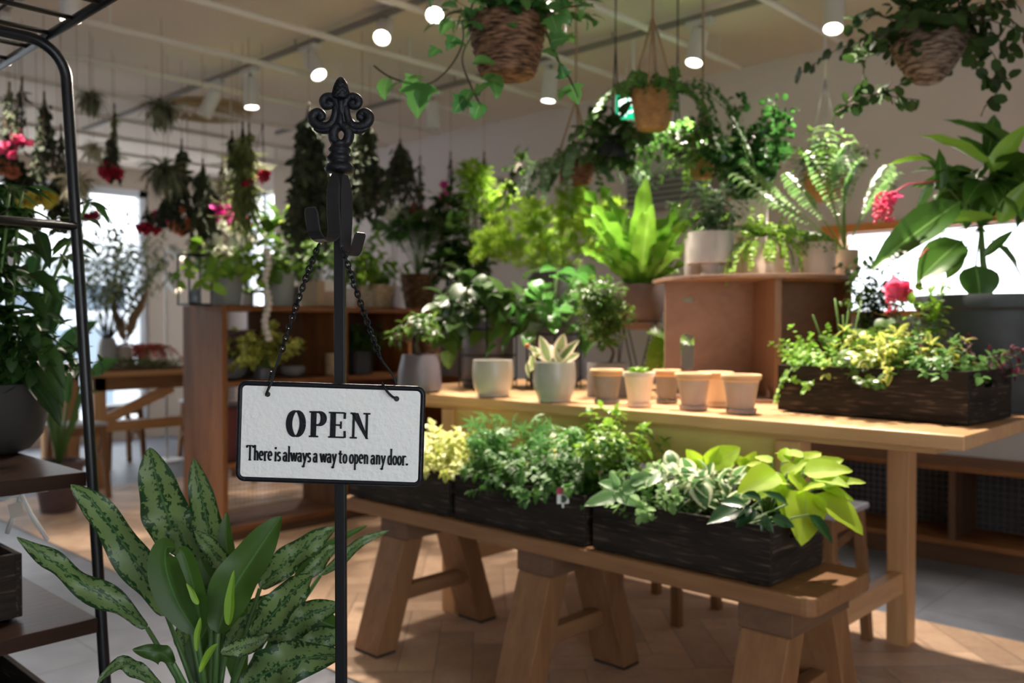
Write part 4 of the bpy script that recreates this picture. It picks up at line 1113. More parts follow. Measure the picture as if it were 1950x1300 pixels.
# white wire hanger with a paper tag under the upper board
hz = B1.z-.045; hp = at(40, 960, 1.85)
wh = empty('wire_plant_hanger', 'white wire hanger with paper tag below the upper rack board', 'hanger', hp)
b = MB(); WW = .0045
b.tube(cat([tuple(hp+RT*-.08+Z*.03), tuple(hp+RT*.045+Z*.03), tuple(hp+RT*.055+Z*.04), tuple(hp+RT*.055+Z*.065)], 4), WW, 8)
b.tube([hp+Z*.05, hp+Z*.02, hp+RT*.02-Z*.02, hp+RT*.055-Z*.075], WW, 8); b.tube([hp+Z*.02, hp-RT*.03-Z*.06], WW, 8); b.tube([hp-RT*.08-Z*.0, hp+Z*.02], WW, 8)
b.build('wire', WHITEM, wh, smooth=True)
MB().obox(hp-RT*.005-FH*.01-Z*.01, (RT*.9+Z*.2)*.016, FH*.0006, (Z*.9-RT*.2)*.016).build('paper_tag', plain('paper_tag', (.7, .62, .52), .8), wh)

# ================================================================== plants
GREYG = plain('pot_grey_glaze', (.44, .42, .38), .3, noise=.06, nscale=12)
DGREY = plain('pot_dark_grey', (.10, .10, .115), .5, noise=.08)
SLATE = plain('pot_slate_grey', (.075, .073, .082), .45, noise=.08)
MGREY = plain('pot_mid_grey_clay', (.19, .18, .18), .7, noise=.12)
CREAM = plain('pot_cream_clay', (.72, .58, .47), .75, noise=.05)
TAUPE = plain('pot_taupe_clay', (.36, .29, .26), .75, noise=.07)
RIMLIT = plain('pot_rim_painted_light', (.66, .40, .20), .7)  # warm light on the pot lips, painted in as an orange colour
OFFW = plain('pot_off_white', (.58, .52, .47), .6, noise=.06)
BROWNP = plain('pot_brown_stone', (.13, .085, .08), .6, noise=.12)
ZINC = plain('pot_dark_zinc', (.045, .052, .054), .55, noise=.35, nscale=9)
RIBP = plain('pot_ribbed_grey', (.30, .31, .28), .7)
KRAFT = plain('planter_kraft', (.42, .29, .18), .8, noise=.1)
RUSH = weavemat('basket_rush', (.34, .23, .13), (.58, .43, .28))
WICK = weavemat('basket_wicker_brown', (.045, .022, .012), (.30, .16, .09))
WICKR = weavemat('basket_wicker_red', (.08, .03, .015), (.26, .11, .06))
WICKL = weavemat('basket_wicker_grey', (.07, .045, .03), (.32, .23, .17))
COCO = plain('basket_coconut_liner', (.42, .22, .09), .9, noise=.25, nscale=40)
ROPE = plain('hemp_rope', (.36, .25, .15), .9)
NURS = plain('nursery_pot_black', (.02, .02, .022), .5)

def new_plant(name, label, cat, px, py, z, wpx, ytop, kind, mat, saucer=None, r=None, soil=True, group=None, seg=36):
    """potted plant: pot width wpx and rim row ytop are read off the photo at the depth of its foot"""
    d = (onz(px, py, z)-EYEV).dot(FW)
    rr = m(wpx, d)/2; d2 = d+rr*.7; rr = m(wpx, d2)/2
    c = potp(px, py, z, rr); h = max(.03, (at(px, ytop, d2)).z-z)
    t = empty(name, label, cat, c, group)
    top = make_pot(t, kind, c, rr, h, mat, saucer, soil, seg)
    return t, top, d2
def put(t, F, mat, S=None, smat=None, fname='foliage'):
    if F.d: F.build(fname, G[mat] if isinstance(mat, str) else mat, t)
    if S is not None and S.v: S.build('stems', smat or STEM, t, smooth=True)

# ---------------- row of pots at the front edge of the display table
def empty_pot(label, px, py, wpx, ytop, kind, mat, saucer=True, rim=None):
    t, top, d = new_plant('clay_pot', label, 'pot', px, py, TZ, wpx, ytop, kind, mat, mat if saucer else None, soil=False, group='clay pots along the table edge')
    if rim:
        c = ORG[t.name]; rr = m(wpx, d)/2; h = at(px, ytop, d).z-TZ
        MB().lathe(c, [(rr*1.0, h-.010), (rr*1.03, h-.008), (rr*1.03, h-.001), (rr*1.0, h+.001), (rr*.91, h+.001), (rr*.91, h-.02)], 36).build('rim', RIMLIT, t, smooth=True)  # lip band that carries the painted orange light
    return t
empty_pot('rounded pale grey glazed pot with saucer, empty, leftmost on the table edge', 938, 757, 78, 685, 'round', GREYG)
# pot 2 with hoya
t, top, d = new_plant('hoya_plant', 'rounded pale grey pot with a cream and pink variegated hoya', 'potted plant', 1057, 767, TZ, 82, 689, 'round', GREYG, GREYG)
F, S = Fol(), MB(); r = random.Random(3)
for (px, py, tx, ty, w) in ((1045, 690, 1030, 635, .9), (1060, 690, 1075, 628, .9), (1065, 690, 1100, 640, .8), (1072, 688, 1108, 668, .8), (1050, 690, 1015, 668, .8), (1068, 690, 1090, 690, .7), (1020, 670, 1003, 655, .8), (1015, 675, 1010, 712, .8), (1003, 690, 1008, 720, .7), (1040, 680, 1052, 650, .9), (1018, 660, 1025, 685, .8), (1075, 690, 1060, 655, .8)):
    p0 = at(px, py, d-.02); p1 = at(tx, ty, d+r.uniform(-.06, .03)); v = p1-p0; F.leaf('ovatef', p0, v, -FH+Z*.6+rv(r)*.4, v.length*.95, w*.85)
for q in range(5): S.tube([at(1055+q*4, 692, d), at(1045+q*8, 670, d)], .002, 5)
S.tube([at(1045, 690, d), at(1015, 660, d-.03), at(1005, 690, d-.05), at(1010, 722, d-.05)], .0016, 5)
put(t, F, 'hoya', S)
MB().ball(at(1004, 658, d-.04), .009, 12).build('bud', G['orange'], t, smooth=True)
empty_pot('dark grey clay pot with orange rim, empty, next to the hoya pot', 1158, 770, 62, 703, 'taper', MGREY, rim=1)
t, top, d = new_plant('succulent_plant', 'small green succulent in a cream clay pot with saucer', 'potted plant', 1220, 777, TZ, 62, 708, 'taper', CREAM, CREAM)
F = Fol(); r = random.Random(5)
for k in range(6):
    c = top+Vector((r.uniform(-.022, .022), r.uniform(-.022, .022), .008)); rosette(F, c, 16, .032, (.2, 1.3), 'lance', 1.7, r, .002)
put(t, F, 'fresh')
empty_pot('dark grey clay pot standing a little behind, right of the succulent', 1273, 770, 52, 704, 'taper', MGREY, rim=1)
empty_pot('taupe clay pot with orange rim and saucer, below the slotted plywood panel', 1325, 783, 68, 710, 'taper', TAUPE, rim=1)
empty_pot('cream clay pot without a plant, half hidden between two taupe pots', 1368, 777, 66, 708, 'taper', CREAM, rim=1)
empty_pot('taupe clay pot with orange rim, nearest to the weathered crate', 1418, 790, 74, 713, 'taper', TAUPE, rim=1)

# ---------------- second row on the table
# bonsai-like shrub in a large grey pot
t, top, d = new_plant('bonsai_shrub', 'small glossy-leaved shrub in a grey pot behind the row of clay pots', 'potted plant', 1160, 757, TZ, 78, 690, 'cyl', MGREY)
F, S = Fol(), MB(); r = random.Random(8)
tr = cat([tuple(top), tuple(at(1168, 670, d)), tuple(at(1152, 648, d)), tuple(at(1150, 620, d))], 5); S.tube(tr, .006, 8, radii=[.008-.0003*k for k in range(len(tr))])
for (px, py, rx, n) in ((1145, 620, 45, 260), (1135, 585, 42, 240), (1170, 600, 40, 200), (1150, 555, 40, 180), (1120, 560, 30, 120), (1155, 640, 34, 140)):
    c = at(px, py, d+r.uniform(-.05, .08)); R = m(rx, d); bush(F, c, (R, R, R*.65), n, .026, 'ovate', 1.1, r, .3)
    S.tube([tr[-1], tuple(c)], .0025, 5)
put(t, F, 'mid', S, STEMD)
# monstera seedling in brown pot, left of plywood box
t, top, d = new_plant('monstera_seedling', 'small split-leaf monstera in a brown pot beside the plywood box', 'potted plant', 1282, 742, TZ, 34, 668, 'cyl', plain('pot_terracotta_brown', (.24, .12, .08), .7))
F, S = Fol(), MB()
for (tx, ty, bx, by_, w) in ((1245, 655, 1268, 640, 1), (1268, 690, 1270, 655, 1), (1300, 640, 1275, 642, 1), (1258, 625, 1278, 645, 1), (1345, 645, 1315, 650, .9), (1290, 668, 1280, 650, .9), (1240, 690, 1262, 665, .8)):
    p0 = at(bx, by_, d-.03); v = at(tx, ty, d-.08)-p0; F.leaf('split', p0, v, -FH*.7+Z*.8, v.length*1.5, .9); S.tube([top, (top+p0)/2+Z*.03, p0], .0018, 5)
put(t, F, 'fresh', S)
# bird's nest fern in a brown bowl on a wire stand
ws = empty('wire_plant_stand', 'black wire plant stand with crossing legs under the brown bowl', 'plant stand', onz(1222, 742, TZ)+FH*.07)
c = ORG[ws.name]; dd = (c-EYEV).dot(FW); zr = at(1222, 612, dd).z; R = m(43, dd)
b = MB(); b.tube([c+Vector((R*math.cos(a), R*math.sin(a), zr-TZ)) for a in [2*PI*k/32 for k in range(32)]], .003, 6, closed=True)
for k in range(4):
    a = k*PI/2+.5
    for da in (-.45, .45): b.tube([c+Vector((R*math.cos(a+da*1.6), R*math.sin(a+da*1.6), zr-TZ)), c+Vector((R*1.0*math.cos(a), R*1.0*math.sin(a), .0))], .003, 6)
b.build('frame', BLACK, ws, smooth=True)
bf = empty('birds_nest_fern', 'bright green birds nest fern in a brown bowl on the wire stand', 'potted plant', c+Z*(zr-TZ-.035))
pc = ORG[bf.name]; Rp = m(50, dd); hp_ = at(1222, 542, dd).z-pc.z
top = make_pot(bf, 'bowl', pc, Rp, hp_, BROWNP)
F = Fol(); r = random.Random(11)
rosette(F, top-Z*.01, 24, .46, (.05, .62), 'blade', 1.1, r, .015)
rosette(F, top-Z*.01, 12, .34, (.6, 1.05), 'blade', 1.1, r, .02)
put(bf, F, leafmat('leaf_birds_nest', (.10, .26, .02), (.20, .40, .04), rib=(.25, .40, .1), rough=.3, trans=.35))
# two dark planters in black stands with leafy plants
def stand_planter(px, py, wpx, ytop, label, lab2, nm='cylinder_planter'):
    t, top, d = new_plant(nm, label, 'potted plant', px, py, TZ, wpx, ytop, 'cyl', SLATE)
    c = ORG[t.name]; R = m(wpx, d)/2+.006; s = empty('metal_plant_frame', lab2, 'plant stand', c)
    b = MB()
    for k in range(4):
        a = k*PI/2+.75; e = c+Vector((R*1.05*math.cos(a), R*1.05*math.sin(a), 0)); b.tube([e, e+Z*(top.z-c.z+.05)], .0032, 6)
    for z in (.03, (top.z-c.z)*.55, (top.z-c.z)+.0): b.tube([c+Vector((R*1.05*math.cos(a), R*1.05*math.sin(a), z)) for a in [2*PI*k/32 for k in range(32)]], .0028, 6, closed=True)
    b.build('frame', BLACK, s, smooth=True)
    return t, top, d
t, top, d = stand_planter(928, 738, 98, 612, 'dark leafy plant in a tall slate-grey planter behind the glazed pots', 'black metal frame around the left slate-grey planter')
F, S = Fol(), MB(); r = random.Random(12)
stems(F, S, top, 26, .26, (.35, 1.25), .105, 'heart', 1.0, 6, 1, .05, .1, .45, .03, .003, r, .4, .35)
put(t, F, 'dark', S)
F = Fol(); t2 = t
for k in range(16):
    px, py = r.uniform(835, 985), r.uniform(545, 665); p0 = at(px, py, d-.12); F.leaf('heart', p0, RT*r.uniform(-1, 1)-Z*r.uniform(.2, 1)-FH*.5, Z-FH*.6, .085, 1)
F.build('lighter_leaves', G['mid'], t2)
t, top, d = stand_planter(1056, 740, 92, 622, 'glossy bright leafy plant in the slate-grey planter behind the hoya', 'black metal frame around the slate-grey planter behind the hoya')
F, S = Fol(), MB(); r = random.Random(13)
for k in range(62):
    px, py = r.gauss(1075, 48), r.gauss(575, 42)
    if not (960 < px < 1185 and 500 < py < 660): continue
    p0 = at(px, py, d+r.uniform(-.16, .12)); v = RT*r.uniform(-1.2, 1.2)-Z*r.uniform(-.4, .8)-FH*r.uniform(0, .8)
    F.leaf('split' if k % 2 else 'heart', p0, v, Z+rv(r)*.35-FH*.3, r.uniform(.075, .115), 1); S.tube([top, (top+p0)/2+Z*.03, p0], .0018, 4)
for (px, py) in ((960, 600), (970, 640), (945, 655), (1000, 600), (985, 622), (1010, 590), (955, 630)):
    p0 = at(px, py, d-.15); F.leaf('split', p0, RT*r.uniform(-1, -.2)-Z*.5, Z-FH*.4, .085, .9)
put(t, F, leafmat('leaf_glossy', (.05, .18, .03), (.11, .30, .06), rib=(.2, .38, .12), rough=.22, trans=.2, spec=.8), S)
# little ficus in round slate pot, left end of the table
t, top, d = new_plant('ficus_bonsai', 'small ficus bonsai in a round dark grey pot at the left table end', 'potted plant', 796, 749, TZ, 84, 675, 'jar', plain('pot_purple_grey', (.12, .105, .125), .4))
F, S = Fol(), MB(); r = random.Random(15)
S.tube([top, at(792, 655, d), at(798, 640, d)], .01, 8, radii=[.014, .010, .006])
stems(F, S, at(798, 648, d), 12, .10, (.2, 1.2), .042, 'ovate', 1.0, 5, 2, .03, .1, .3, .006, .0025, r)
stems(F, S, at(790, 650, d), 3, .12, (1.0, 1.4), .045, 'lance', 1.6, 5, 2, .02, .1, .5, .006, .0025, r, az=(2.0, 3.2))
put(t, F, 'mid', S, STEMD)

# asparagus fern cloud on a tall dark pot behind
t, top, d = new_plant('asparagus_fern', 'large feathery yellow-green asparagus fern in the centre', 'potted plant', 1065, 722, TZ, 104, 520, 'cyl', DGREY)
F, S = Fol(), MB(); r = random.Random(16)
for (px, py, rx, ry, n) in ((960, 450, 50, 45, 2200), (1010, 410, 45, 35, 1600), (1060, 440, 60, 50, 2800), (1095, 365, 34, 34, 1200), (1100, 410, 48, 44, 2000), (1150, 450, 45, 45, 1800), (1160, 400, 36, 34, 1000), (1030, 485, 90, 30, 2200), (925, 470, 30, 36, 700)):
    c = at(px, py, d+r.uniform(-.12, .12))
    for q in range(int(n/34)):
        v = rv(r)
        while v.length > 1: v = rv(r)
        tc_ = c+Vector((v.x*m(rx, d), v.y*m(rx, d), v.z*m(ry, d))); bush(F, tc_, (.022, .022, .018), 62, .022, 'needle', 1.2, r, .1, up=.5, jit=.8)
    S.tube([top, (top+c)/2+Z*.02, c], .002, 5)
put(t, F, 'fern', S)
# tall shrub with yellow-green top, left of the fern
leafmat('leaf_yellow_green', (.20, .36, .03), (.36, .54, .07), trans=.35)
def leafy_tree(name, label, px, py, z, wpx, ytop, kind, mat, blobs, gmat, L, tpl='ovate', W=1, seed=1, cat_='potted plant', extra=None):
    t, top, d = new_plant(name, label, cat_, px, py, z, wpx, ytop, kind, mat)
    F, S = Fol(), MB(); r = random.Random(seed)
    for (bx, by_, rx, ry, n) in blobs:
        c = at(bx, by_, d+r.uniform(-.12, .12)); bush(F, c, (m(rx, d), m(rx, d), m(ry, d)), n, L, tpl, W, r, .25)
        S.tube(grow(top, (c-top)+rv(r)*.03, 1, (c-top).length, 0, 0, r), .004, 6)
        for q in range(6): S.tube([c, c+rv(r)*m(rx, d)*.8], .0018, 4)
    put(t, F, gmat, S, STEMD)
    return t, top, d
leafy_tree('lime_leaf_shrub', 'tall shrub with bright yellow-green crown left of the asparagus fern', 905, 712, TZ, 60, 600, 'cyl', DGREY,
    [(900, 350, 36, 40, 220), (925, 385, 34, 36, 200), (885, 390, 24, 30, 90), (940, 430, 26, 34, 130), (905, 330, 30, 26, 160), (960, 370, 26, 22, 80)], MATS['leaf_yellow_green'], .045, seed=21)
leafy_tree('dark_leaf_tree', 'tall dark-leaved young tree between the palm and the bright fern', 868, 716, TZ, 60, 610, 'cyl', DGREY,
    [(850, 400, 34, 40, 150), (865, 455, 40, 46, 230), (850, 505, 36, 34, 160), (900, 500, 36, 34, 160), (990, 310, 26, 22, 34), (975, 345, 22, 24, 30), (930, 440, 24, 30, 60)], 'dark', .062, seed=22)

# ---------------- on the plywood box
OC = dict(r=None)
def on_box(name, label, px, wpx, ytop, kind, mat, back=0.0, saucer=None):
    base = pp+Z*(Hb+.014); v = ray(px, 560); p = onz(px, 480, PZT) if False else None
    # depth of the shelf plane at this column, moved back by `back`
    dd = (base-EYEV).dot(FW)+.02+back; q = at(px, 600, dd); q.z = PZT
    rr = m(wpx, dd)/2; h = at(px, ytop, dd).z-PZT
    t = empty(name, label, 'potted plant', q); top = make_pot(t, kind, q, rr, h, mat, saucer)
    return t, top, dd
t, top, d = on_box('footed_bowl_plant', 'small shrubby plant in a pale pot on a stone foot', 1352, 92, 443, 'cyl', OFFW, .03)
# make it stand on a foot: pedestal under a raised cylinder
c = ORG[t.name]
for ch in list(t.children): bpy.data.objects.remove(ch)
hf = at(1352, 503, d).z-PZT; R = m(44, d)
MB().lathe(c, [(R*.42, 0), (R*.46, .004), (R*.36, hf*.5), (R*.42, hf)], 32).build('foot', OFFW, t, smooth=40)
top = make_pot(t, 'cyl', c+Z*hf, R, at(1352, 443, d).z-PZT-hf, OFFW)
F, S = Fol(), MB(); r = random.Random(31)
stems(F, S, top, 22, .17, (.05, .75), .034, 'ovate', 1.0, 8, 2, .01, .12, .2, .03, .0016, r)
put(t, F, 'grey', S)
on_box('square_pot', 'pale pot behind the footed pot at the left of the plywood top', 1326, 46, 455, 'cyl', OFFW, .175)[0]['category'] = 'pot'
t, top, d = on_box('trailing_plant', 'bright trailing small-leaved plant in a cream pot on the plywood box', 1455, 84, 455, 'cyl', CREAM, -.06)
F, S = Fol(), MB(); r = random.Random(32)
bush(F, top+Z*.02, (.085, .085, .05), 420, .017, 'round', 1, r, .3)
trail(F, S, top, .05, 26, .20, .016, 'round', 1, 12, r, 2, out=.6, grav=.32)
stems(F, S, top, 26, .11, (.3, 1.3), .016, 'round', 1.0, 9, 2, .02, .15, .1, .03, .0012, r)
put(t, F, leafmat('leaf_bright_small', (.22, .42, .04), (.38, .56, .10), trans=.35), S)
t, top, d = on_box('moss_cushion_plant', 'domed mossy cushion plant in a cream cylinder pot', 1556, 66, 463, 'cyl', CREAM, -.02)
F = Fol(); r = random.Random(33)
bush(F, top-Z*.004, (.066, .066, .048), 1500, .012, 'chip', 1.2, r, .7, up=.8); put(t, F, leafmat('leaf_moss', (.20, .32, .06), (.34, .46, .12), rough=.7))
t, top, d = on_box('long_stemmed_fern', 'long-stemmed fern with feathery fronds in the right cream cylinder pot', 1610, 46, 476, 'cyl', CREAM, .06)
F, S = Fol(), MB(); r = random.Random(34)
def frond(F, S, p0, ctrl, p1, L, n=26, r=rnd, W=1.0, sr=.002, tpl='lance', f0=.45):
    pts = [Vector(p0)*(1-f)**2+Vector(ctrl)*2*f*(1-f)+Vector(p1)*f*f for f in [k/n for k in range(n+1)]]
    if S is not None: S.tube(pts, sr, 5, radii=[sr*(1.1-.8*k/n) for k in range(n+1)])
    for k in range(int(n*f0), n+1):
        f = (k/n-f0)/(1-f0); t_ = (pts[k]-pts[k-1]).normalized(); sd = t_.cross(Z).normalized(); l = L*(.35+.65*math.sin(PI*min(1, .15+.85*(1-f))))
        for s in (-1, 1): F.leaf(tpl, pts[k], sd*s+t_*.5-Z*.15+rv(r)*.1, Z+rv(r)*.2, l, W)
for (cx_, cy_, tx, ty) in ((1590, 380, 1640, 300), (1560, 400, 1500, 330), (1570, 350, 1570, 240), (1600, 330, 1620, 270), (1640, 400, 1705, 330), (1650, 380, 1690, 315), (1570, 430, 1490, 440), (1540, 420, 1400, 330), (1610, 380, 1600, 300), (1500, 380, 1420, 310), (1560, 420, 1390, 430), (1600, 400, 1540, 290)):
    frond(F, S, top, at(cx_, cy_, d-.03), at(tx, ty, d+r.uniform(-.18, .12)), .055, 26, r, 2.0, .0028)
put(t, F, leafmat('leaf_pale_fern', (.16, .32, .10), (.28, .44, .18), trans=.35), S)
t, top, d = on_box('upright_shrub', 'upright dark shrub with small round leaves in an off-white pot behind', 1425, 70, 384, 'cyl', OFFW, .30)
F, S = Fol(), MB(); r = random.Random(35)
for (tx, ty) in ((1405, 200), (1470, 195), (1500, 225), (1430, 250), (1380, 270), (1450, 260), (1340, 230), (1400, 300), (1350, 290), (1480, 290)):
    p1 = at(tx, ty, d+r.uniform(-.1, .1)); n = 14; pts = [top.lerp(p1, k/n)+Z*.0+RT*.01*math.sin(k) for k in range(n+1)]; S.tube(pts, .002, 5)
    for q in range(4, n+1):
        for w in range(9): F.leaf('round', pts[q]+rv(r)*.028, rv(r)+Z*.5, Z+rv(r), .032*r.uniform(.7, 1.1), 1)
put(t, F, leafmat('leaf_upright_green', (.02, .075, .015), (.05, .16, .03), rough=.3, trans=.3), S, STEMD)

# ---------------- weathered crate on the table: filled planting, pot by pot
def cr_local(u, v, z, C=DC, rot=DR):
    c, s = math.cos(rot), math.sin(rot); return Vector((C[0]+c*u-s*v, C[1]+s*u+c*v, z))
def crate_plant(name, label, p, r0=.05, h=.085):
    t = empty(name, label, 'potted plant', p); MB().lathe(p, [(r0*.75, 0), (r0, h*.95), (r0*1.04, h), (r0*.9, h), (r0*.85, h*.85)], 20).build('pot', NURS, t, smooth=40)
    return t, Vector(p)+Z*h
r = random.Random(41)
t, top = crate_plant('wire_vine', 'bright creeping wire vine spilling over the left end of the table crate', cr_local(-.03, .17, TZ+.0145))
F, S = Fol(), MB(); stems(F, S, top, 46, .17, (.3, 1.35), .017, 'round', 1, 11, 2, .03, .18, .1, .05, .0011, r); trail(F, S, top+Z*.04, .07, 8, .2, .017, 'round', 1, 12, r, 2, az=(1.0, 4.2), out=1.0, grav=.2)
put(t, F, leafmat('leaf_wire_vine', (.16, .36, .04), (.30, .52, .08), trans=.3), S)
t, top = crate_plant('variegated_vine', 'yellow and green variegated vine in the middle of the table crate', cr_local(.0, .055, TZ+.0145))
F, S = Fol(), MB(); stems(F, S, top, 34, .15, (.1, 1.3), .036, 'ovate', 1.1, 6, 2, .03, .15, .2, .05, .0016, r); put(t, F, 'yellow', S)
t, top = crate_plant('round_leaf_peperomia', 'dark round-leaved plant at the back left of the table crate', cr_local(.085, .11, TZ+.0145), .04)
F, S = Fol(), MB(); stems(F, S, top, 16, .15, (.1, .9), .045, 'round', 1.0, 3, 1, .0, .1, .5, .03, .002, r); put(t, F, 'mid', S)
t, top = crate_plant('variegated_euonymus', 'yellow-edged leafy plant right of the middle of the table crate', cr_local(-.005, -.065, TZ+.0145))
F, S = Fol(), MB(); stems(F, S, top, 34, .14, (.1, 1.3), .036, 'ovate', 1.1, 6, 2, .03, .15, .2, .05, .0016, r); put(t, F, 'yellow', S)
t, top = crate_plant('upright_green_shoots', 'fresh green upright shoots rising from the table crate', cr_local(.095, -.085, TZ+.0145), .034)
F, S = Fol(), MB(); stems(F, S, top, 9, .26, (.02, .3), .045, 'ovate', .95, 7, 2, -.01, .06, .3, .03, .002, r); put(t, F, 'fresh', S)
t, top = crate_plant('mint_leaf_plant', 'green round-leaved herb along the front of the table crate', cr_local(-.085, -.01, TZ+.0145), .045)
F, S = Fol(), MB(); stems(F, S, top, 30, .10, (.3, 1.4), .026, 'round', 1.0, 5, 2, .02, .15, .2, .05, .0014, r); put(t, F, 'mid', S)
t, top = crate_plant('pilea_plant', 'grey-green leafy plant near the right end of the table crate', cr_local(-.03, -.17, TZ+.0145))
F, S = Fol(), MB(); stems(F, S, top, 36, .13, (.1, 1.35), .028, 'ovate', 1.2, 6, 2, .03, .15, .2, .05, .0014, r); put(t, F, leafmat('leaf_pilea', (.10, .25, .06), (.2, .38, .1)), S)
t, top = crate_plant('wine_leaf_plant', 'small wine-red and grey plant at the right end of the table crate', cr_local(.085, -.20, TZ+.0145), .03)
F, S = Fol(), MB(); stems(F, S, top, 20, .13, (.1, 1.2), .024, 'lance', 1.8, 6, 2, .02, .15, .3, .04, .0014, r); put(t, F, 'wine', S)
t, top = crate_plant('green_stalk_plant', 'bare green stalks standing up at the back of the table crate', cr_local(.095, .20, TZ+.0145), .025)
S = MB(); F = Fol()
for k, (px, py) in enumerate(((1548, 600), (1560, 640), (1590, 568), (1618, 575), (1640, 572), (1605, 600))):
    e = at(px, py, 2.75); S.tube([top, (top+e)/2+rv(r)*.01, e], .003, 6); 
for k in range(6): F.leaf('lance', at(1618+r.uniform(-20, 25), 574, 2.75), rv(r), Z, .025, 1.5)
put(t, F, 'mid', S)

# ---------------- crates on the bench
def bz(px, py, z=BZ+.0145): return onz(px, py, z)
def bp(y, x=2.075): return Vector((x, y, BZ+.0145))
r = random.Random(51)
# near crate
t, top = crate_plant('satin_pothos', 'pale silver-spotted pothos at the left end of the near bench crate', bp(1.455), .05)
F, S = Fol(), MB(); dn = 2.3
for (bx, by_, tx, ty, w) in ((1175, 945, 1115, 955, .75), (1170, 940, 1215, 958, 1.0), (1185, 935, 1225, 912, 1.0), (1180, 930, 1145, 915, 1.), (1175, 930, 1165, 900, .9), (1200, 920, 1240, 900, .9)):
    p0 = at(bx, by_, dn); v = at(tx, ty, dn-.02)-p0; F.leaf('heartf', p0, v, Z*.8-FH*.8, v.length*1.05, w*.8); S.tube([top, p0], .0025, 5)
stems(F, S, top, 8, .12, (.2, 1.2), .045, 'heart', 1.0, 4, 1, .02, .1, .4, .03, .002, r); put(t, F, 'silver', S)
t, top = crate_plant('oregano_plant', 'soft grey-green small-leaved herb in the near bench crate', bp(1.355, 2.02), .05)
F, S = Fol(), MB(); stems(F, S, top, 40, .13, (.05, 1.25), .026, 'round', .9, 7, 2, .02, .12, .2, .05, .0015, r, .2, 0); put(t, F, leafmat('leaf_oregano', (.15, .28, .08), (.24, .40, .14), rough=.75, trans=.3), S)
t, top = crate_plant('white_edged_pothos', 'green pothos with white leaf margins in the near bench crate', bp(1.27, 2.06), .055)
F, S = Fol(), MB(); stems(F, S, top, 20, .14, (.1, 1.15), .062, 'heart', 1.05, 5, 1, .03, .12, .3, .05, .002, r, .4, .3); stems(F, S, top+Z*.03, 12, .1, (.1, 1.15), .06, 'heart', 1.05, 4, 1, .03, .12, .3, .05, .002, r, .4, .3); put(t, F, 'cream', S)
t, top = crate_plant('lime_pothos', 'lime yellow large-leaved pothos at the right end of the near bench crate', bp(1.09, 2.10), .06)
F, S = Fol(), MB(); dl = 2.22
for (bx, by_, tx, ty, w, dz) in ((1480, 900, 1415, 925, .8, -.1), (1500, 900, 1545, 940, .9, -.05), (1510, 895, 1570, 880, .8, 0), (1530, 900, 1615, 885, .9, -.05), (1540, 930, 1635, 905, .6, -.08), (1535, 935, 1530, 1020, .95, -.15), (1555, 940, 1640, 998, .75, -.16), (1490, 880, 1500, 850, .9, .05), (1470, 880, 1440, 865, .9, .05), (1520, 940, 1560, 915, 1, -.1), (1500, 920, 1450, 905, .9, -.06), (1545, 920, 1600, 935, .6, -.1), (1490, 905, 1530, 875, .9, .0), (1560, 925, 1625, 945, .5, -.05), (1470, 900, 1500, 930, .9, -.05), (1520, 890, 1560, 855, .8, .05), (1540, 900, 1600, 868, .8, .0), (1480, 920, 1440, 940, .9, -.08), (1500, 930, 1495, 975, .8, -.1), (1550, 910, 1610, 915, .8, -.1), (1460, 890, 1425, 880, .9, .02), (1530, 870, 1480, 855, .8, .06)):
    p0 = at(bx, by_, dl+dz*.4); v = at(tx, ty, dl+dz)-p0; F.leaf('heartf', p0, v, Z-FH*.6+rv(r)*.2, v.length*1.1, w*.9); S.tube([top, (top+p0)/2+rv(r)*.01, p0], .003, 6)
put(t, F, 'lime', S)
t, top = crate_plant('lime_philodendron', 'lime yellow leaves standing at the back of the near bench crate', bp(1.24, 2.17), .04)
F, S = Fol(), MB(); dl = 2.42
for (bx, by_, tx, ty, w) in ((1335, 890, 1310, 858, .9), (1345, 890, 1372, 852, .9), (1350, 888, 1405, 850, .9), (1340, 900, 1322, 870, .8), (1360, 900, 1395, 880, .9), (1325, 900, 1300, 880, .8), (1425, 890, 1400, 868, .8), (1415, 895, 1440, 862, .8)):
    p0 = at(bx, by_, dl); v = at(tx, ty, dl)-p0; F.leaf('heartf', p0, v, -FH+Z*.5+rv(r)*.3, v.length*1.1, w*.95); S.tube([top, p0], .0025, 5)
put(t, F, 'lime', S)
t, top = crate_plant('dark_glossy_plant', 'dark glossy pointed leaves hanging over the rim of the near bench crate', bp(1.15, 1.99), .045)
F, S = Fol(), MB(); dl = 2.06
for (bx, by_, tx, ty, w) in ((1420, 965, 1345, 985, 1), (1420, 960, 1375, 950, 1), (1430, 965, 1390, 985, .9), (1450, 985, 1475, 1012, 1.), (1470, 985, 1515, 1000, 1.), (1440, 970, 1400, 1000, .8), (1500, 960, 1460, 930, .7), (1460, 980, 1450, 1010, .7), (1540, 980, 1595, 1030, .8), (1450, 950, 1420, 935, .9)):
    p0 = at(bx, by_, dl+.02); v = at(tx, ty, dl)-p0; F.leaf('ovatef', p0, v, Z-FH*.8+rv(r)*.3, v.length*1.0, 1.0*w); S.tube([top, p0], .0025, 5)
put(t, F, leafmat('leaf_dark_glossy', (.009, .034, .012), (.022, .07, .02), rib=(.05, .12, .05), rough=.25, trans=.1), S)
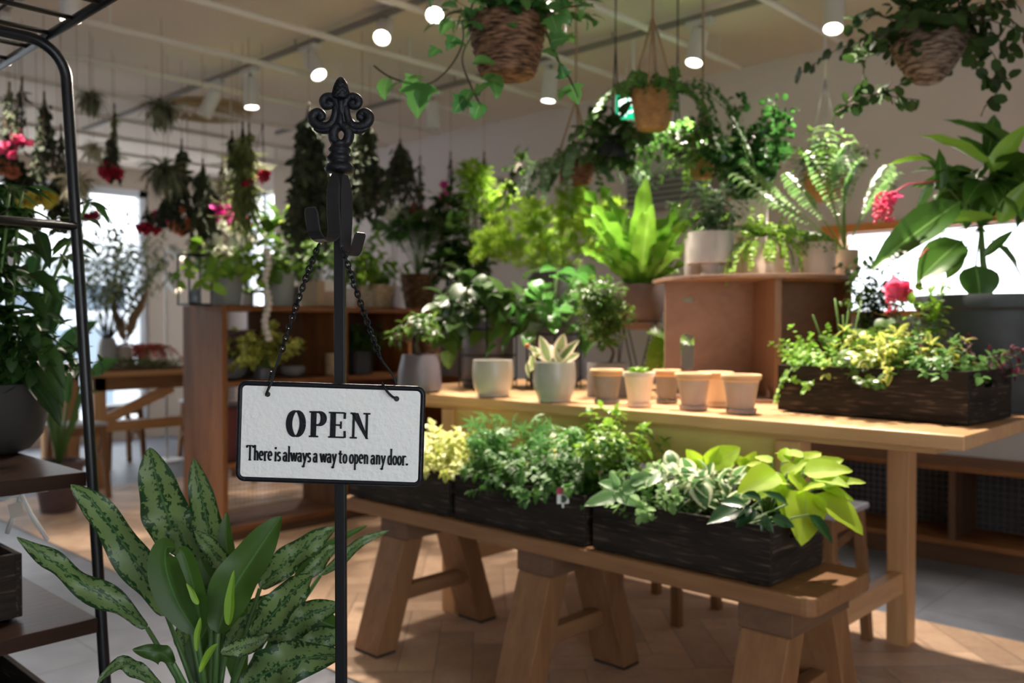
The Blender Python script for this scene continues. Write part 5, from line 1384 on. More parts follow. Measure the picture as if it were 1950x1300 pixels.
# middle crate
t, top = crate_plant('false_aralia', 'feathery star-leaved plant at the left of the middle bench crate', bp(2.015, 2.05))
F, S = Fol(), MB()
def stars(F, S, top, n, h, sp_, L, r):
    for k in range(n):
        pts = grow(top+Vector((r.uniform(-.05, .05), r.uniform(-.06, .06), 0)), cone_dir(r.uniform(*sp_), r), 5, h*r.uniform(.6, 1)/5, 0, .1, r); S.tube(pts, .0014, 4)
        for q in (2, 3, 4, 5):
            dh = rv(r)+Z*.6; dh.normalize(); u = dh.orthogonal().normalized(); w = dh.cross(u); c_ = pts[q]+rv(r)*.02
            for z in range(7): a = z*2*PI/7; F.leaf('lance', c_, u*math.cos(a)+w*math.sin(a)+dh*.25, dh, L*r.uniform(.8, 1.1), .8)
stars(F, S, top, 26, .23, (0, .5), .042, r); put(t, F, leafmat('leaf_aralia', (.08, .22, .05), (.15, .34, .10), rough=.35), S)
t, top = crate_plant('false_aralia', 'feathery star-leaved plant in the centre back of the middle bench crate', bp(1.83, 2.13), .045)
F, S = Fol(), MB(); stars(F, S, top, 22, .22, (0, .5), .042, r); put(t, F, MATS['leaf_aralia'], S)
t, top = crate_plant('green_ivy', 'dark green ivy spreading over the front of the middle bench crate', bp(1.86, 2.01))
F, S = Fol(), MB(); stems(F, S, top, 52, .17, (.1, 1.4), .030, 'ivy', 1, 8, 2, .02, .15, .1, .06, .0014, r); put(t, F, leafmat('leaf_ivy', (.035, .11, .02), (.10, .23, .045), rough=.5, spec=.3), S)
t, top = crate_plant('green_ivy', 'mid green ivy at the right of the middle bench crate', bp(1.67, 2.04))
F, S = Fol(), MB(); stems(F, S, top, 60, .19, (.05, 1.35), .028, 'ivy', 1, 8, 2, .02, .15, .1, .06, .0014, r); put(t, F, MATS['leaf_ivy'], S)
t, top = crate_plant('pittosporum', 'bright green leafy shrub rising from the right of the middle bench crate', bp(1.617, 2.14), .05)
F, S = Fol(), MB(); stems(F, S, top, 26, .25, (.0, .75), .035, 'ovate', 1.0, 8, 3, .0, .1, .35, .04, .002, r); put(t, F, 'fresh', S)
t, top = crate_plant('yellow_ivy', 'yellow variegated ivy between the feathery plants of the middle bench crate', bp(1.92, 2.155), .035)
F, S = Fol(), MB(); stems(F, S, top, 22, .17, (.1, 1.2), .028, 'ivy', 1.1, 6, 2, .02, .15, .2, .05, .0014, r); put(t, F, 'yellow', S)
# plant tag
tg = empty('plant_tag', 'small plastic plant tag with pink flower picture in the middle bench crate', 'plant tag', at(1072, 958, 2.50))
c = ORG[tg.name]; tu = (RT*.95+FH*.2).normalized()
MB().obox(c+Z*.02, tu*.0175, FH*.0005, Z*.021).build('card', plain('tag_white', (.8, .8, .78), .4), tg)
MB().obox(c+Z*.034-FH*.001, tu*.0175, FH*.0005, Z*.0085).build('pink_print', G['pink'], tg)
MB().lathe(c+Z*.012-FH*.001, [(.011, -.0006), (.011, .0006)], 16, tilt=Z.rotation_difference(-FH).to_matrix()).build('green_print', G['dark'], tg)
MB().obox(c+Z*.005+FH*.0015, tu*.003, FH*.0005, Z*.018).build('spike', plain('tag_white', (.8, .8, .78), .4), tg)
# far crate
t, top = crate_plant('variegated_ivy', 'pale yellow variegated ivy right beside the edge of the sign', bp(2.30, 2.03), .05)
F, S = Fol(), MB(); stems(F, S, top, 60, .18, (.05, 1.3), .030, 'ivy', 1.15, 8, 2, .02, .15, .15, .06, .0014, r)
put(t, F, leafmat('leaf_ivy_pale', (.30, .42, .08), (.45, .52, .14), edge=(.78, .78, .35), edgew=.4), S)
t, top = crate_plant('variegated_ivy', 'green and cream ivy at the right end of the far bench crate', bp(2.18, 2.06), .045)
F, S = Fol(), MB(); stems(F, S, top, 46, .16, (.1, 1.35), .028, 'ivy', 1.1, 8, 2, .02, .15, .15, .06, .0014, r); put(t, F, 'yellow', S)
t, top = crate_plant('variegated_ivy', 'pale ivy at the far end of the far bench crate, mostly behind the sign', bp(2.50, 2.06), .045)
F, S = Fol(), MB(); stems(F, S, top, 30, .15, (.1, 1.3), .03, 'ivy', 1.1, 7, 2, .02, .15, .15, .06, .0014, r); put(t, F, MATS['leaf_ivy_pale'], S)

# ---------------- medinilla in the big zinc pot (right)
d = 2.78
c = at(1888, 800, d); c.z = TZ
t = empty('medinilla_plant', 'large glossy-leaved medinilla with pink hanging blossom in a big dark zinc pot', 'potted plant', c)
hM = at(1888, 563, d).z-TZ
top = make_pot(t, 'big', c, m(136, d), hM, ZINC, seg=56)
F, F2, S = Fol(), Fol(), MB(); r = random.Random(61)
k1 = at(1868, 430, d); k2 = at(1895, 345, d); k3 = at(1925, 300, d)
S.tube([top, at(1872, 500, d), k1], .009, 8, radii=[.011, .010, .008]); S.tube([k1, at(1880, 385, d), k2, k3], .006, 8); S.tube([k1, at(1840, 395, d), at(1800, 350, d)], .005, 7); S.tube([k1, at(1900, 400, d), at(1925, 380, d)], .005, 7)
for (bx, by_, tx, ty, w, dd, yl) in (
    (1895, 328, 1782, 238, .62, -.10, 1), (1885, 330, 1950, 235, .60, -.08, 1), (1900, 270, 1812, 215, .50, .08, 0), (1940, 290, 1872, 222, .60, .04, 0), (1775, 305, 1698, 300, .45, -.02, 1),
    (1790, 365, 1795, 285, .55, -.03, 0), (1828, 385, 1673, 482, .60, -.12, 0), (1832, 458, 1752, 518, 1.15, -.08, 0), (1858, 505, 1872, 568, 1.9, -.08, 0), (1895, 415, 1790, 412, .42, -.10, 1), (1900, 425, 1960, 345, .70, -.12, 1),
    (1872, 490, 1928, 436, .45, -.05, 0), (1850, 400, 1815, 338, .65, -.03, 0), (1868, 410, 1902, 348, .55, -.04, 0), (1780, 345, 1745, 400, .5, 0, 0), (1880, 300, 1830, 250, .5, .12, 0), (1910, 330, 1990, 300, .6, .0, 0), (1920, 380, 2000, 400, .6, .0, 0),
    (1880, 300, 1900, 210, .55, .1, 0), (1800, 340, 1760, 285, .5, .05, 0), (1890, 390, 1850, 320, .6, .05, 0), (1850, 380, 1770, 345, .45, .08, 0), (1920, 350, 1980, 440, .6, .05, 0), (1835, 480, 1800, 530, .8, .1, 0), (1900, 470, 1960, 520, .7, .1, 0)):
    p0 = at(bx, by_, d+dd*.5); v = at(tx, ty, d+dd)-p0
    (F2 if yl else F).leaf('ovatef', p0, v, Z*.8-FH*.75+rv(r)*.2, v.length*1.08, w*.92)
    S.tube([(k1 if by_ > 380 else k2), p0], .003, 6)
for k in range(40):
    a = r.uniform(0, 6.28); p0 = k2+Vector((math.cos(a), math.sin(a), r.uniform(-.3, .3)))*.05+FH*.05; F.leaf('ovateb', p0, Vector((math.cos(a), math.sin(a), r.uniform(-.5, .9))), Z+rv(r)*.5, r.uniform(.13, .2), .8)
put(t, F, 'medi', S); F2.build('lighter_leaves', G['medilit'], t)  # second mesh uses the lit copy: brighter green painted for leaves catching light
fl = MB(); F3 = Fol()
fl.tube([at(1785, 345, d-.03), at(1730, 350, d-.07), at(1692, 372, d-.08)], .0022, 6)
c_ = at(1683, 395, d-.08)
for k in range(120):
    v = rv(r); v = Vector((v.x*.024, v.y*.024, v.z*.046)); fl.ball(c_+v, .0048, 6)
fl.build('blossom', plain('blossom_pink', (.66, .06, .13), .5), t, smooth=True)
for k in range(12):
    F3.leaf('ovate', at(1690+r.uniform(-10, 10), 368+r.uniform(-6, 6), d-.08), rv(r)*.8-Z*.9, rv(r), .042, 1)
F4 = Fol()
for k in range(22): F4.leaf('heart', at(1712+r.uniform(-12, 12), 545+r.uniform(-8, 4), d-.12), rv(r)*.7-Z*.7, rv(r), .05, 1.2)
F4.build('hanging_bracts', G['pink'], t); F3.build('bracts', G['pink'], t)
fl = MB(); 
for k in range(24): v = rv(r)*.012; fl.ball(at(1697, 580, d-.12)+v+Z*v.z, .005, 6)
fl.tube([at(1712, 545, d-.1), at(1740, 500, d-.05), at(1800, 440, d), k1], .0022, 6)
fl.build('hanging_blossom', plain('blossom_pink', (.66, .06, .13), .5), t, smooth=True)
F = Fol(); 
t2 = empty('blue_green_plant', 'dark small-leaved plant squeezed between plywood box and zinc pot', 'potted plant', onz(1692, 772, TZ)+FH*.12)
c = ORG[t2.name]; MB().lathe(c, [(.04, 0), (.05, .1), (.045, .1), (.043, .09)], 20).build('pot', NURS, t2, smooth=40)
S = MB(); stems(F, S, c+Z*.09, 40, .36, (0, .3), .034, 'ovate', 1, 14, 2, 0, .08, .2, .02, .0015, r); put(t2, F, 'dark', S)
t, top, d_ = new_plant('windowsill_succulent', 'little cream pot with small green plant before the timber-framed window', 'potted plant', 1942, 560, 1.035, 40, 518, 'cyl', CREAM) if False else (None, None, None)
# sill plants: stand on a shelf board under the window
sb = MB().box(4.50, .5, .985, WX, 2.1, 1.005).build('window_sill_board', CABW(1)); tag(sb, 'wooden board under the bright timber-framed window, carrying small pots', 'shelf board')
for k, (px, lab) in enumerate(((1942, 'cream pot with small green plant under the bright window, at the right photo edge'), (1830, 'small plant pot on the board under the bright window, behind the zinc pot'), (1735, 'small plant on the board under the bright window, beside the pink blossom'))):
    q = onx(px, 560, 4.62); q.z = 1.005; t = empty('small_potted_plant', lab, 'potted plant', q, 'small pots under the bright window')
    tp_ = make_pot(t, 'cyl', q, .05, .11 if k == 0 else .05, CREAM if k == 0 else TAUPE); F, S = Fol(), MB(); stems(F, S, tp_, 12, .08, (0, 1), .03, 'ovate', 1, 4, 2, 0, .1, .3, .02, .0015, r); put(t, F, 'mid', S)

# ---------------- cabinet: things on top and inside
def on_cab(name, label, px, wpx, ytop, kind, mat, Y=4.30, z=None, cat_='potted plant', saucer=None, soil=True, group=None):
    z = CH if z is None else z
    p = ony(px, 600, Y); dd = (p-EYEV).dot(FW); p.z = z; rr = m(wpx, dd)/2; h = at(px, ytop, dd).z-z
    t = empty(name, label, cat_, p, group); top = make_pot(t, kind, p, rr, max(h, .03), mat, saucer, soil)
    return t, top, dd
r = random.Random(71)
def cab_plant(name, label, px, wpx, ytop, kind, mat, gm, n, ln, sp_, L, tpl='ovate', W=1, Y=4.30, z=None, nodes=7, per=2, tr=0, grav=.02, smat=None, trl=.3):
    t, top, dd = on_cab(name, label, px, wpx, ytop, kind, mat, Y, z)
    F, S = Fol(), MB(); stems(F, S, top, n, ln, sp_, L, tpl, W, nodes, per, grav, .12, .25, .03, .0022, r)
    if tr: trail(F, S, top, .06, tr, trl, L, tpl, W, 9, r, 1, az=(3.2, 5.6))
    put(t, F, gm, S, smat); return t, top, dd
cab_plant('pothos_plant', 'green pothos trailing from a ribbed grey pot on the cabinet top', 432, 62, 520, 'ribbed', RIBP, 'fresh', 24, .26, (.4, 1.35), .075, 'ovate', 1.0, nodes=5, per=1, tr=5, trl=.45)
cab_plant('leafy_pothos', 'green leafy plant in the second ribbed grey pot on the cabinet top', 533, 58, 518, 'ribbed', RIBP, 'mid', 18, .22, (.3, 1.3), .07, 'ovate', 1.1, nodes=5, per=1, tr=3, trl=.2)
# square kraft planters
t, top, dd = on_cab('kraft_planter', 'square kraft planter with white label on the cabinet top', 612, 56, 536, 'square', KRAFT)
F, S = Fol(), MB(); stems(F, S, top, 12, .30, (.1, .9), .10, 'blade', 2.4, 4, 2, 0, .1, .5, .03, .003, r); put(t, F, 'mid', S)
q = ORG[t.name]; MB().box(q.x-.035, q.y-m(28, dd)-.002, q.z+.09, q.x+.035, q.y-m(28, dd)-.0005, q.z+.15).build('paper_label', plain('paper_label', (.75, .7, .62), .8), t)
cab_plant('woven_basket_plant', 'low green plant in a pale woven square basket on the cabinet top', 722, 50, 543, 'square', RUSH, 'fresh', 12, .18, (.2, 1.1), .07, 'ovate', 1.1, Y=4.28, nodes=4, per=2)
t, top, dd = on_cab('parlor_palm', 'palm with arching fronds in a brown wicker basket at the right of the cabinet top', 797, 70, 522, 'wicker', WICK, 4.33)
F, S = Fol(), MB()
for k in range(18):
    a = k*2.4; sp_ = r.uniform(.1, .7); h = cone_dir(sp_, r, a); p1 = top+h*r.uniform(.35, .52)-Z*.04; frond(F, S, top, top+h*.3+Z*.12, p1, .13, 22, r, 1.0, .003, 'lance', .3)
put(t, F, leafmat('leaf_palm', (.06, .16, .04), (.13, .26, .08), trans=.3), S)
# large leaves poking above (philodendron) behind the hooks
t, top, dd = on_cab('lime_fern', 'yellow-green fern fronds left of the iron hooks', 588, 20, 545, 'cyl', DGREY, 4.485)
F, S = Fol(), MB()
for (cx_, cy_, tx, ty) in ((590, 470, 555, 392), (600, 460, 620, 400), (595, 460, 585, 385), (610, 460, 650, 405), (580, 470, 540, 420), (605, 450, 600, 380)):
    frond(F, S, top, at(cx_, cy_, dd), at(tx, ty, dd+r.uniform(-.1, .1)), .075, 22, r, 2.2, .003, 'lance', .3)
put(t, F, leafmat('leaf_lime_fern', (.25, .38, .04), (.40, .50, .08)), S)
cab_plant('broad_leaf_plant', 'broad-leaved plant standing behind the chain of the sign', 560, 20, 545, 'cyl', BROWNP, 'mid', 12, .42, (.1, .8), .15, 'ovate', 1.1, Y=4.485, nodes=4, per=1)
# orchids
def orchid(label, px, gm, tips, wpx=36, ytop=550, Y=4.36, n=7, fs=.024, z=None):
    t, top, dd = on_cab('orchid', label, px, wpx, ytop, 'cyl', OFFW, Y, z)
    F, S, P = Fol(), MB(), Fol()
    rosette(F, top, 7, .18, (.6, 1.2), 'ovateb', .55, r)
    for (tx, ty) in tips:
        e = at(tx, ty, dd+r.uniform(-.08, .08)); mid_ = top.lerp(e, .55)+Z*.18; pts = [top*(1-f)**2+mid_*2*f*(1-f)+e*f*f for f in [k/16 for k in range(17)]]; S.tube(pts, .0022, 5)
        for k in range(n):
            c_ = pts[16-k]+rv(r)*.02; nrm = (-FH+rv(r)*.5).normalized(); u = nrm.orthogonal().normalized(); w = nrm.cross(u)
            P = Fol()
            for z_ in range(5): a = z_*2*PI/5; P.leaf('ovate', c_, u*math.cos(a)+w*math.sin(a)+nrm*.2, nrm, fs, 1.4)
            P.build('flower', G[gm], t)
    put(t, F, 'mid', S); return t
orchid('white orchid with arching sprays at the left of the cabinet top', 472, 'white', ((400, 455), (420, 430), (450, 425), (475, 450), (410, 480), (440, 460)), 22, 560, 4.46)
orchid('white and pale pink orchid spray right of the sign stand', 752, 'white', ((745, 370), (760, 400), (738, 400)), 22, 560, 4.48)
orchid('orchid with red and orange flowers above the palm', 812, 'red', ((788, 395), (800, 400)), 30, 560, 4.47, 3, .035)
orchid('pink-flowered plant beside the bright shrub crown', 850, 'magenta', ((846, 352), (842, 375)), 30, 560, 4.47, 3, .035)
cab_plant('bright_leaf_plant', 'fresh green long-leaved plant just right of the pole', 664, 26, 552, 'cyl', OFFW, 'fresh', 16, .34, (.1, .7), .085, 'lance', 1.7, Y=4.26)
# black bowl on wire, lantern frame
lf = empty('lantern_frame', 'black wire lantern frame at the left corner of the cabinet top', 'lantern', ony(371, 577, 4.31).xy.to_3d()+Z*CH)
c = ORG[lf.name]; b = MB(); hw = .06
for sx in (-1, 1):
    for sy in (-1, 1): b.beam(c+Vector((sx*hw, sy*hw, 0)), c+Vector((sx*hw, sy*hw, .26)), .008, .008)
for z in (.004, .256):
    for s in (-1, 1): b.beam(c+Vector((-hw, s*hw, z)), c+Vector((hw, s*hw, z)), .01, .01); b.beam(c+Vector((s*hw, -hw, z)), c+Vector((s*hw, hw, z)), .01, .01)
b.build('frame', BLACK, lf); MB().box(c.x-hw, c.y-hw, c.z, c.x+hw, c.y+hw, c.z+.006).build('tray', BLACK, lf)
cd = MB().lathe(c+Z*.0065, [(.028, 0), (.03, .005), (.03, .05), (.02, .07), (.012, .085), (.002, .09)], 20).build('glass_jar', plain('jar_blue_grey', (.2, .24, .3), .15), smooth=40); tag(cd, 'small dark glass jar inside the black lantern frame', 'jar')
rp = empty('rope_tassel', 'thick white knotted rope hanging down over the cabinet front', 'rope', ony(508, 585, 4.085).xy.to_3d()+Z*(CH-.0))
c = ORG[rp.name]; b = MB()
for k in range(16): b.ball(c+Vector((.012*math.sin(k*.9), 0, .28-k*.03)), .021, 10, .018)
b.build('cord', plain('rope_white', (.68, .64, .58), .9), rp, smooth=True)
vs_ = MB().lathe(ony(757, 590, 4.15).xy.to_3d()+Z*CH, [(.028, 0), (.034, .01), (.03, .06), (.018, .10), (.02, .13), (.015, .13)], 24).build('bud_vase', plain('vase_lilac', (.5, .45, .52), .3), smooth=40); tag(vs_, 'small pale lilac vase between woven basket and wicker basket', 'vase')
bt_ = on_cab('terracotta_jar', 'tall terracotta coloured jar just right of the pole on the cabinet', 688, 22, 488, 'cyl', plain('jar_terracotta', (.36, .17, .09), .7), 4.47, cat_='jar', soil=False)

# inside the cabinet
UZ = .8165
t, top, dd = on_cab('variegated_ficus', 'yellow-green variegated plant on the upper cabinet shelf', 500, 36, 700, 'cyl', DGREY, 4.22, UZ)
F, S = Fol(), MB(); stems(F, S, top, 30, .22, (.05, 1.2), .045, 'round', 1, 6, 2, .03, .15, .2, .03, .002, r); put(t, F, 'yellow', S)
on_cab('stone_bowl', 'dark stone bowl at the left of the upper cabinet shelf', 438, 62, 684, 'bowl', MGREY, 4.30, UZ, 'bowl', soil=False)
on_cab('stone_bowl', 'grey stone bowl right of the variegated plant', 558, 46, 697, 'bowl', plain('stone_bowl_grey', (.2, .19, .19), .7), 4.26, UZ, 'bowl', soil=False)
bx_ = empty('wire_box', 'purple-brown grid box on the upper cabinet shelf', 'box', ony(440, 640, 4.44).xy.to_3d()+Z*UZ); c = ORG[bx_.name]
MB().box(c.x-.10, c.y-.05, c.z+.10, c.x+.10, c.y+.05, c.z+.26).build('body', plain('box_purple_brown', (.17, .08, .085), .7), bx_); MB().box(c.x-.09, c.y-.05, c.z, c.x+.09, c.y+.05, c.z+.10).build('foot', plain('box_dark', (.04, .03, .03), .7), bx_)
t, top, dd = on_cab('rush_basket', 'pale rush basket on the upper cabinet shelf left of the pole', 637, 36, 672, 'cyl', RUSH, 4.24, UZ, 'basket', soil=False)
t, top, dd = on_cab('dark_fern', 'dark green plant in a black pot on the upper cabinet shelf right of the pole', 682, 54, 668, 'cyl', NURS, 4.26, UZ)
F, S = Fol(), MB(); stems(F, S, top, 30, .18, (.1, 1.0), .045, 'ovate', 1, 6, 2, .02, .15, .2, .03, .002, r); put(t, F, 'dark', S)
t, top, dd = on_cab('wicker_basket', 'tall brown wicker basket on the cabinet shelf behind the ficus bonsai', 820, 60, 615, 'wicker', WICK, 4.24, UZ, 'basket', soil=False)
bt2 = empty('storage_box', 'wine-red wooden box in the lower left compartment of the cabinet', 'box', ony(447, 700, 4.33).xy.to_3d()+Z*.4015); c = ORG[bt2.name]
MB().box(c.x-.11, c.y-.12, c.z, c.x+.11, c.y+.12, c.z+.26).build('body', plain('box_wine', (.14, .03, .03), .6), bt2, bevel=.003); MB().box(c.x-.115, c.y-.125, c.z+.26, c.x+.115, c.y+.125, c.z+.28).build('lid', plain('box_wine_dark', (.08, .02, .02), .6), bt2)

# ---------------- hanging baskets
def hang_z(px, py, d): return at(px, py, d)
def rope_up(b, c, R, n, zk, rr=.003):
    kn = Vector((c.x, c.y, zk))
    for k in range(n): a = k*2*PI/n+.4; b.tube([c+Vector((R*math.cos(a), R*math.sin(a), 0)), kn], rr, 6)
    b.tube([kn, (c.x, c.y, CZ)], rr, 6); return kn
def basket(name, label, px, py_top, py_bot, wpx, d, kind, mat, zknot=None, ropes=3, rmat=None, rr=.003):
    rim = at(px, py_top, d); R = m(wpx, d)/2; h = m(py_bot-py_top, d)*.96; c = rim-Z*h
    t = empty(name, label, 'hanging basket', c, 'hanging baskets')
    top = make_pot(t, kind, c, R, h, mat)
    b = MB(); zk = zknot if zknot else min(PZ-.05, rim.z+.4); rope_up(b, rim, R*.97, ropes, zk, rr); b.build('hanger', rmat or BLACK, t, smooth=True)
    return t, top, R
r = random.Random(81)
# 1 near ivy basket
t, top, R = basket('ivy_basket', 'brown wicker basket with broad ivy leaves, long shoot reaching left', 966, 38, 150, 152, 2.55, 'wicker', WICK)
F, S = Fol(), MB(); d = 2.55
bush(F, top+Z*.03, (.12, .12, .07), 170, .05, 'ivy', 1.2, r, .3)
stems(F, S, top, 16, .22, (.6, 1.4), .05, 'ivy', 1.25, 6, 1, .05, .15, .3, .05, .002, r)
for pts_, lv in (([(880, 40), (880, 85), (855, 130), (820, 158), (780, 158), (740, 145), (712, 125)], ((800, 158, 790, 205), (795, 150, 770, 165), (765, 157, 738, 160), (740, 148, 722, 172), (812, 158, 800, 190), (775, 150, 800, 140))),
                 ([(900, 60), (880, 110), (895, 160), (915, 200)], ((905, 180, 925, 155), (915, 150, 950, 140), (915, 195, 905, 215), (900, 170, 875, 190), (930, 140, 955, 165), (900, 120, 930, 105), (890, 90, 865, 75), (885, 185, 868, 205))),
                 ([(1040, 60), (1060, 110), (1085, 150), (1098, 185)], ((1035, 95, 1060, 100), (1075, 150, 1070, 125), (1085, 160, 1100, 185), (1080, 170, 1065, 180), (1045, 80, 1075, 70), (1050, 30, 1060, 55))),
                 ([(1040, 30), (1075, 15), (1110, 10), (1130, 8)], ((1080, 15, 1070, -5), (1100, 12, 1125, 5), (1070, 20, 1050, 5), (1065, 25, 1080, 35))),
                 ([(880, 20), (850, 30), (838, 60)], ((860, 40, 840, 50), (868, 70, 855, 85), (872, 15, 850, 0), (835, 92, 820, 100)))):
    p3 = [at(x, y, d-.14) for x, y in pts_]; S.tube([Vector(q) for q in cat([tuple(p) for p in p3], 5)], .0028, 6)
    for (bx, by_, tx, ty) in lv: p0 = at(bx, by_, d-.14); v = at(tx, ty, d-.16)-p0; F.leaf('heartb' if r.random() < .5 else 'ivy', p0, v, -FH*.8+Z*.6+rv(r)*.5, v.length*1.3, 1.15)
put(t, F, leafmat('leaf_grape_ivy', (.03, .12, .03), (.10, .26, .06), rib=(.2, .34, .14), rough=.3), S, STEMD)
# 2 dark leaved basket right
t, top, R = basket('dark_leaf_basket', 'grey-brown rounded wicker basket with dark round leaves at the top right', 1768, 58, 162, 136, 2.75, 'wickerbowl', WICKL)
F, S = Fol(), MB(); d = 2.75
bush(F, top+Z*.03, (.17, .17, .09), 210, .045, 'round', .85, r, .3, up=.2)
for k in range(13):
    a = k*.5; trail(F, S, top, R*.8, 1, r.uniform(.22, .42), .045, 'round', .85, 9, r, 2, az=(a, a+.3), out=1.0, grav=.14)
for pts_ in ([(1690, 60), (1650, 110), (1640, 160), (1610, 200)], [(1700, 40), (1650, 20), (1625, 50)], [(1840, 60), (1890, 100), (1905, 160), (1880, 200)], [(1700, 150), (1690, 180), (1745, 190)], [(1840, 30), (1890, 40), (1950, 60)], [(1700, 90), (1660, 60), (1625, 120)], [(1720, 155), (1700, 170), (1650, 185), (1590, 215)], [(1850, 120), (1880, 150), (1925, 150)]):
    p3 = cat([tuple(at(x, y, d-.12)) for x, y in pts_], 5); S.tube([Vector(q) for q in p3], .0018, 5)
    for q in p3[2:]:
        for w in range(1): F.leaf('round', Vector(q), rv(r)-Z*.3, rv(r)*.6-FH*.6+Z*.5, .042, .85)
put(t, F, leafmat('leaf_dark_round', (.018, .045, .010), (.045, .09, .02), rough=.6, trans=.2, spec=.3), S, STEMD)
# 3 rope macrame basket
t, top, R = basket('rope_hung_basket', 'coconut-lined basket on four hemp ropes with creeping plant', 1243, 172, 250, 84, 3.5, 'wicker', COCO, zknot=at(1243, 35, 3.5).z, ropes=4, rmat=ROPE, rr=.0055)
F, S = Fol(), MB(); bush(F, top+Z*.02, (.11, .11, .05), 260, .028, 'ivy', 1, r, .3); trail(F, S, top, R, 15, .3, .026, 'ivy', 1.1, 12, r, 2); trail(F, S, top, R, 6, .5, .026, 'ivy', 1.1, 16, r, 2, az=(4.5, 6.2), out=.9); put(t, F, MATS['leaf_ivy'], S)
# 4 reddish wicker, rope
t, top, R = basket('red_wicker_basket', 'reddish wicker basket on hemp ropes with bushy grey-green plant', 1097, 305, 352, 76, 4.2, 'wicker', WICKR, zknot=at(1097, 190, 4.2).z, ropes=3, rmat=ROPE, rr=.005)
F, S = Fol(), MB(); trail(F, S, top, R, 26, .34, .03, 'round', .9, 10, r, 2, out=1.0, grav=.18); bush(F, top+Z*.03, (.13, .13, .05), 200, .03, 'ovate', 1, r); put(t, F, 'grey', S)
# 5 black-green plant on hook
t, top, R = basket('dark_hanging_plant', 'dark big-leaved hanging plant left of the exit sign', 1172, 262, 305, 66, 3.9, 'cyl', NURS, ropes=2)
F, S = Fol(), MB(); bush(F, top, (.15, .15, .12), 95, .085, 'heart', .9, r, .3); trail(F, S, top, R, 9, .3, .07, 'heart', .9, 6, r, 1, out=1.1); put(t, F, 'dark', S)
# 6 small wicker pot with rope
t, top, R = basket('small_wicker_basket', 'small tan wicker hanging basket below the hemp rope, right of centre', 1338, 300, 342, 54, 3.7, 'wicker', COCO, zknot=at(1345, 190, 3.7).z, ropes=3, rmat=ROPE, rr=.005)
F, S = Fol(), MB(); bush(F, top+Z*.06, (.15, .15, .11), 330, .036, 'ovate', 1, r, .2); trail(F, S, top, R, 10, .26, .034, 'ovate', 1, 8, r, 2, out=1.0); put(t, F, 'mid', S)
# 7 chain hung
t, top, R = basket('chain_hung_pot', 'pot hung on thin bright chains with bushy green plant', 1570, 330, 385, 80, 3.9, 'wicker', COCO, zknot=at(1562, 150, 3.9).z, ropes=3, rmat=plain('chain_bright', (.7, .7, .72), .3, .8), rr=.0035)
F, S = Fol(), MB(); bush(F, top+Z*.05, (.16, .16, .09), 420, .034, 'ovate', 1, r, .2); stems(F, S, top, 14, .2, (.2, 1.2), .035, 'ovate', 1, 6, 2, .02, .1, .3, .04, .002, r); put(t, F, 'mid', S)
t, top, R = basket('ivy_hanging_pot', 'hanging pot of small green ivy left of the upright shrub', 1290, 258, 300, 50, 4.1, 'cyl', NURS, ropes=2, rmat=BLACK)
F, S = Fol(), MB(); trail(F, S, top, R, 16, .3, .03, 'ivy', 1.1, 10, r, 2, out=.9); bush(F, top+Z*.02, (.10, .10, .06), 120, .03, 'ivy', 1.1, r); put(t, F, MATS['leaf_ivy'], S)

# ---------------- dried bundles and air plants
def hang_line(t, p, r_=.0015):
    MB().tube([p, (p.x, p.y, CZ)], r_, 5).build('string', ROPE, t)
def airplant(label, px, py, rpx, d, gm='airp', n=120):
    p = at(px, py, d); t = empty('air_plant', label, 'air plant', p, 'hanging air plants'); F = Fol(); L = m(rpx, d)*1.1
    spiky(F, p, n, L, 'strap', 1.2, r); spiky(F, p, n//2, L*.9, 'strapd', 1.2, r, .6); F.build('foliage', G[gm], t); hang_line(t, p); return t
airplant('brownish air plant ball hanging right beside the rack pole', 172, 188, 36, 4.6)
airplant('dark spiky air plant hanging below the round ceiling vent', 308, 208, 46, 4.4)
airplant('large spiky air plant hanging at the top right corner of the window', 312, 330, 54, 4.9)
airplant('pale silvery air plant half behind the rack pole', 148, 352, 46, 4.5, 'airl')
airplant('pale green air plant above the silvery one, right of the rack pole', 178, 285, 34, 4.7, 'airl', 80)
def bundle(label, px, y0, y1, wpx, d, gm, tpl='lance', L=.05, n=300, flower=None, fn=8, fs=.05, neck=.18, bare=False, nst=12):
    """tied at the top, spreading downwards"""
    top = at(px, y0, d); bot = at(px, y1, d); H = top.z-bot.z; W = m(wpx, d)/2
    t = empty('dried_bundle', label, 'dried bundle', top, 'dried flower bundles hanging upside down'); F, S, P = Fol(), MB(), Fol()
    hang_line(t, top)
    for k in range(nst):
        a = r.uniform(0, 2*PI); q = math.sqrt(r.random())*W; e = Vector((top.x+q*math.cos(a), top.y+q*math.sin(a), bot.z+H*r.uniform(0, .25)))
        mid_ = top.lerp(e, .4); mid_.x = top.x+(e.x-top.x)*.5; mid_.y = top.y+(e.y-top.y)*.5
        pts = [top*(1-f)**2+mid_*2*f*(1-f)+e*f*f for f in [j/8 for j in range(9)]]; S.tube(pts, .0018, 4)
        if not bare:
            for j in range(n//nst):
                f = r.uniform(neck, 1); p = top*(1-f)**2+mid_*2*f*(1-f)+e*f*f; F.leaf(tpl, p+rv(r)*W*.18, rv(r)*.7-Z*1.0, rv(r), L*r.uniform(.6, 1.2), 1)
        if flower and k < fn:
            P = Fol()
            for z_ in range(9): P.leaf('heart', e, rv(r)*1.2-Z*.1, rv(r)+Z*.2, fs*r.uniform(.5, .8), 1.2)
            P.build('flower', G[flower], t)
    S.tube([top+Z*.01, top-Z*H*.06], .006, 6)
    if F.d: F.build('foliage', G[gm], t)
    S.build('stems', STEMD, t, smooth=True)
    return t
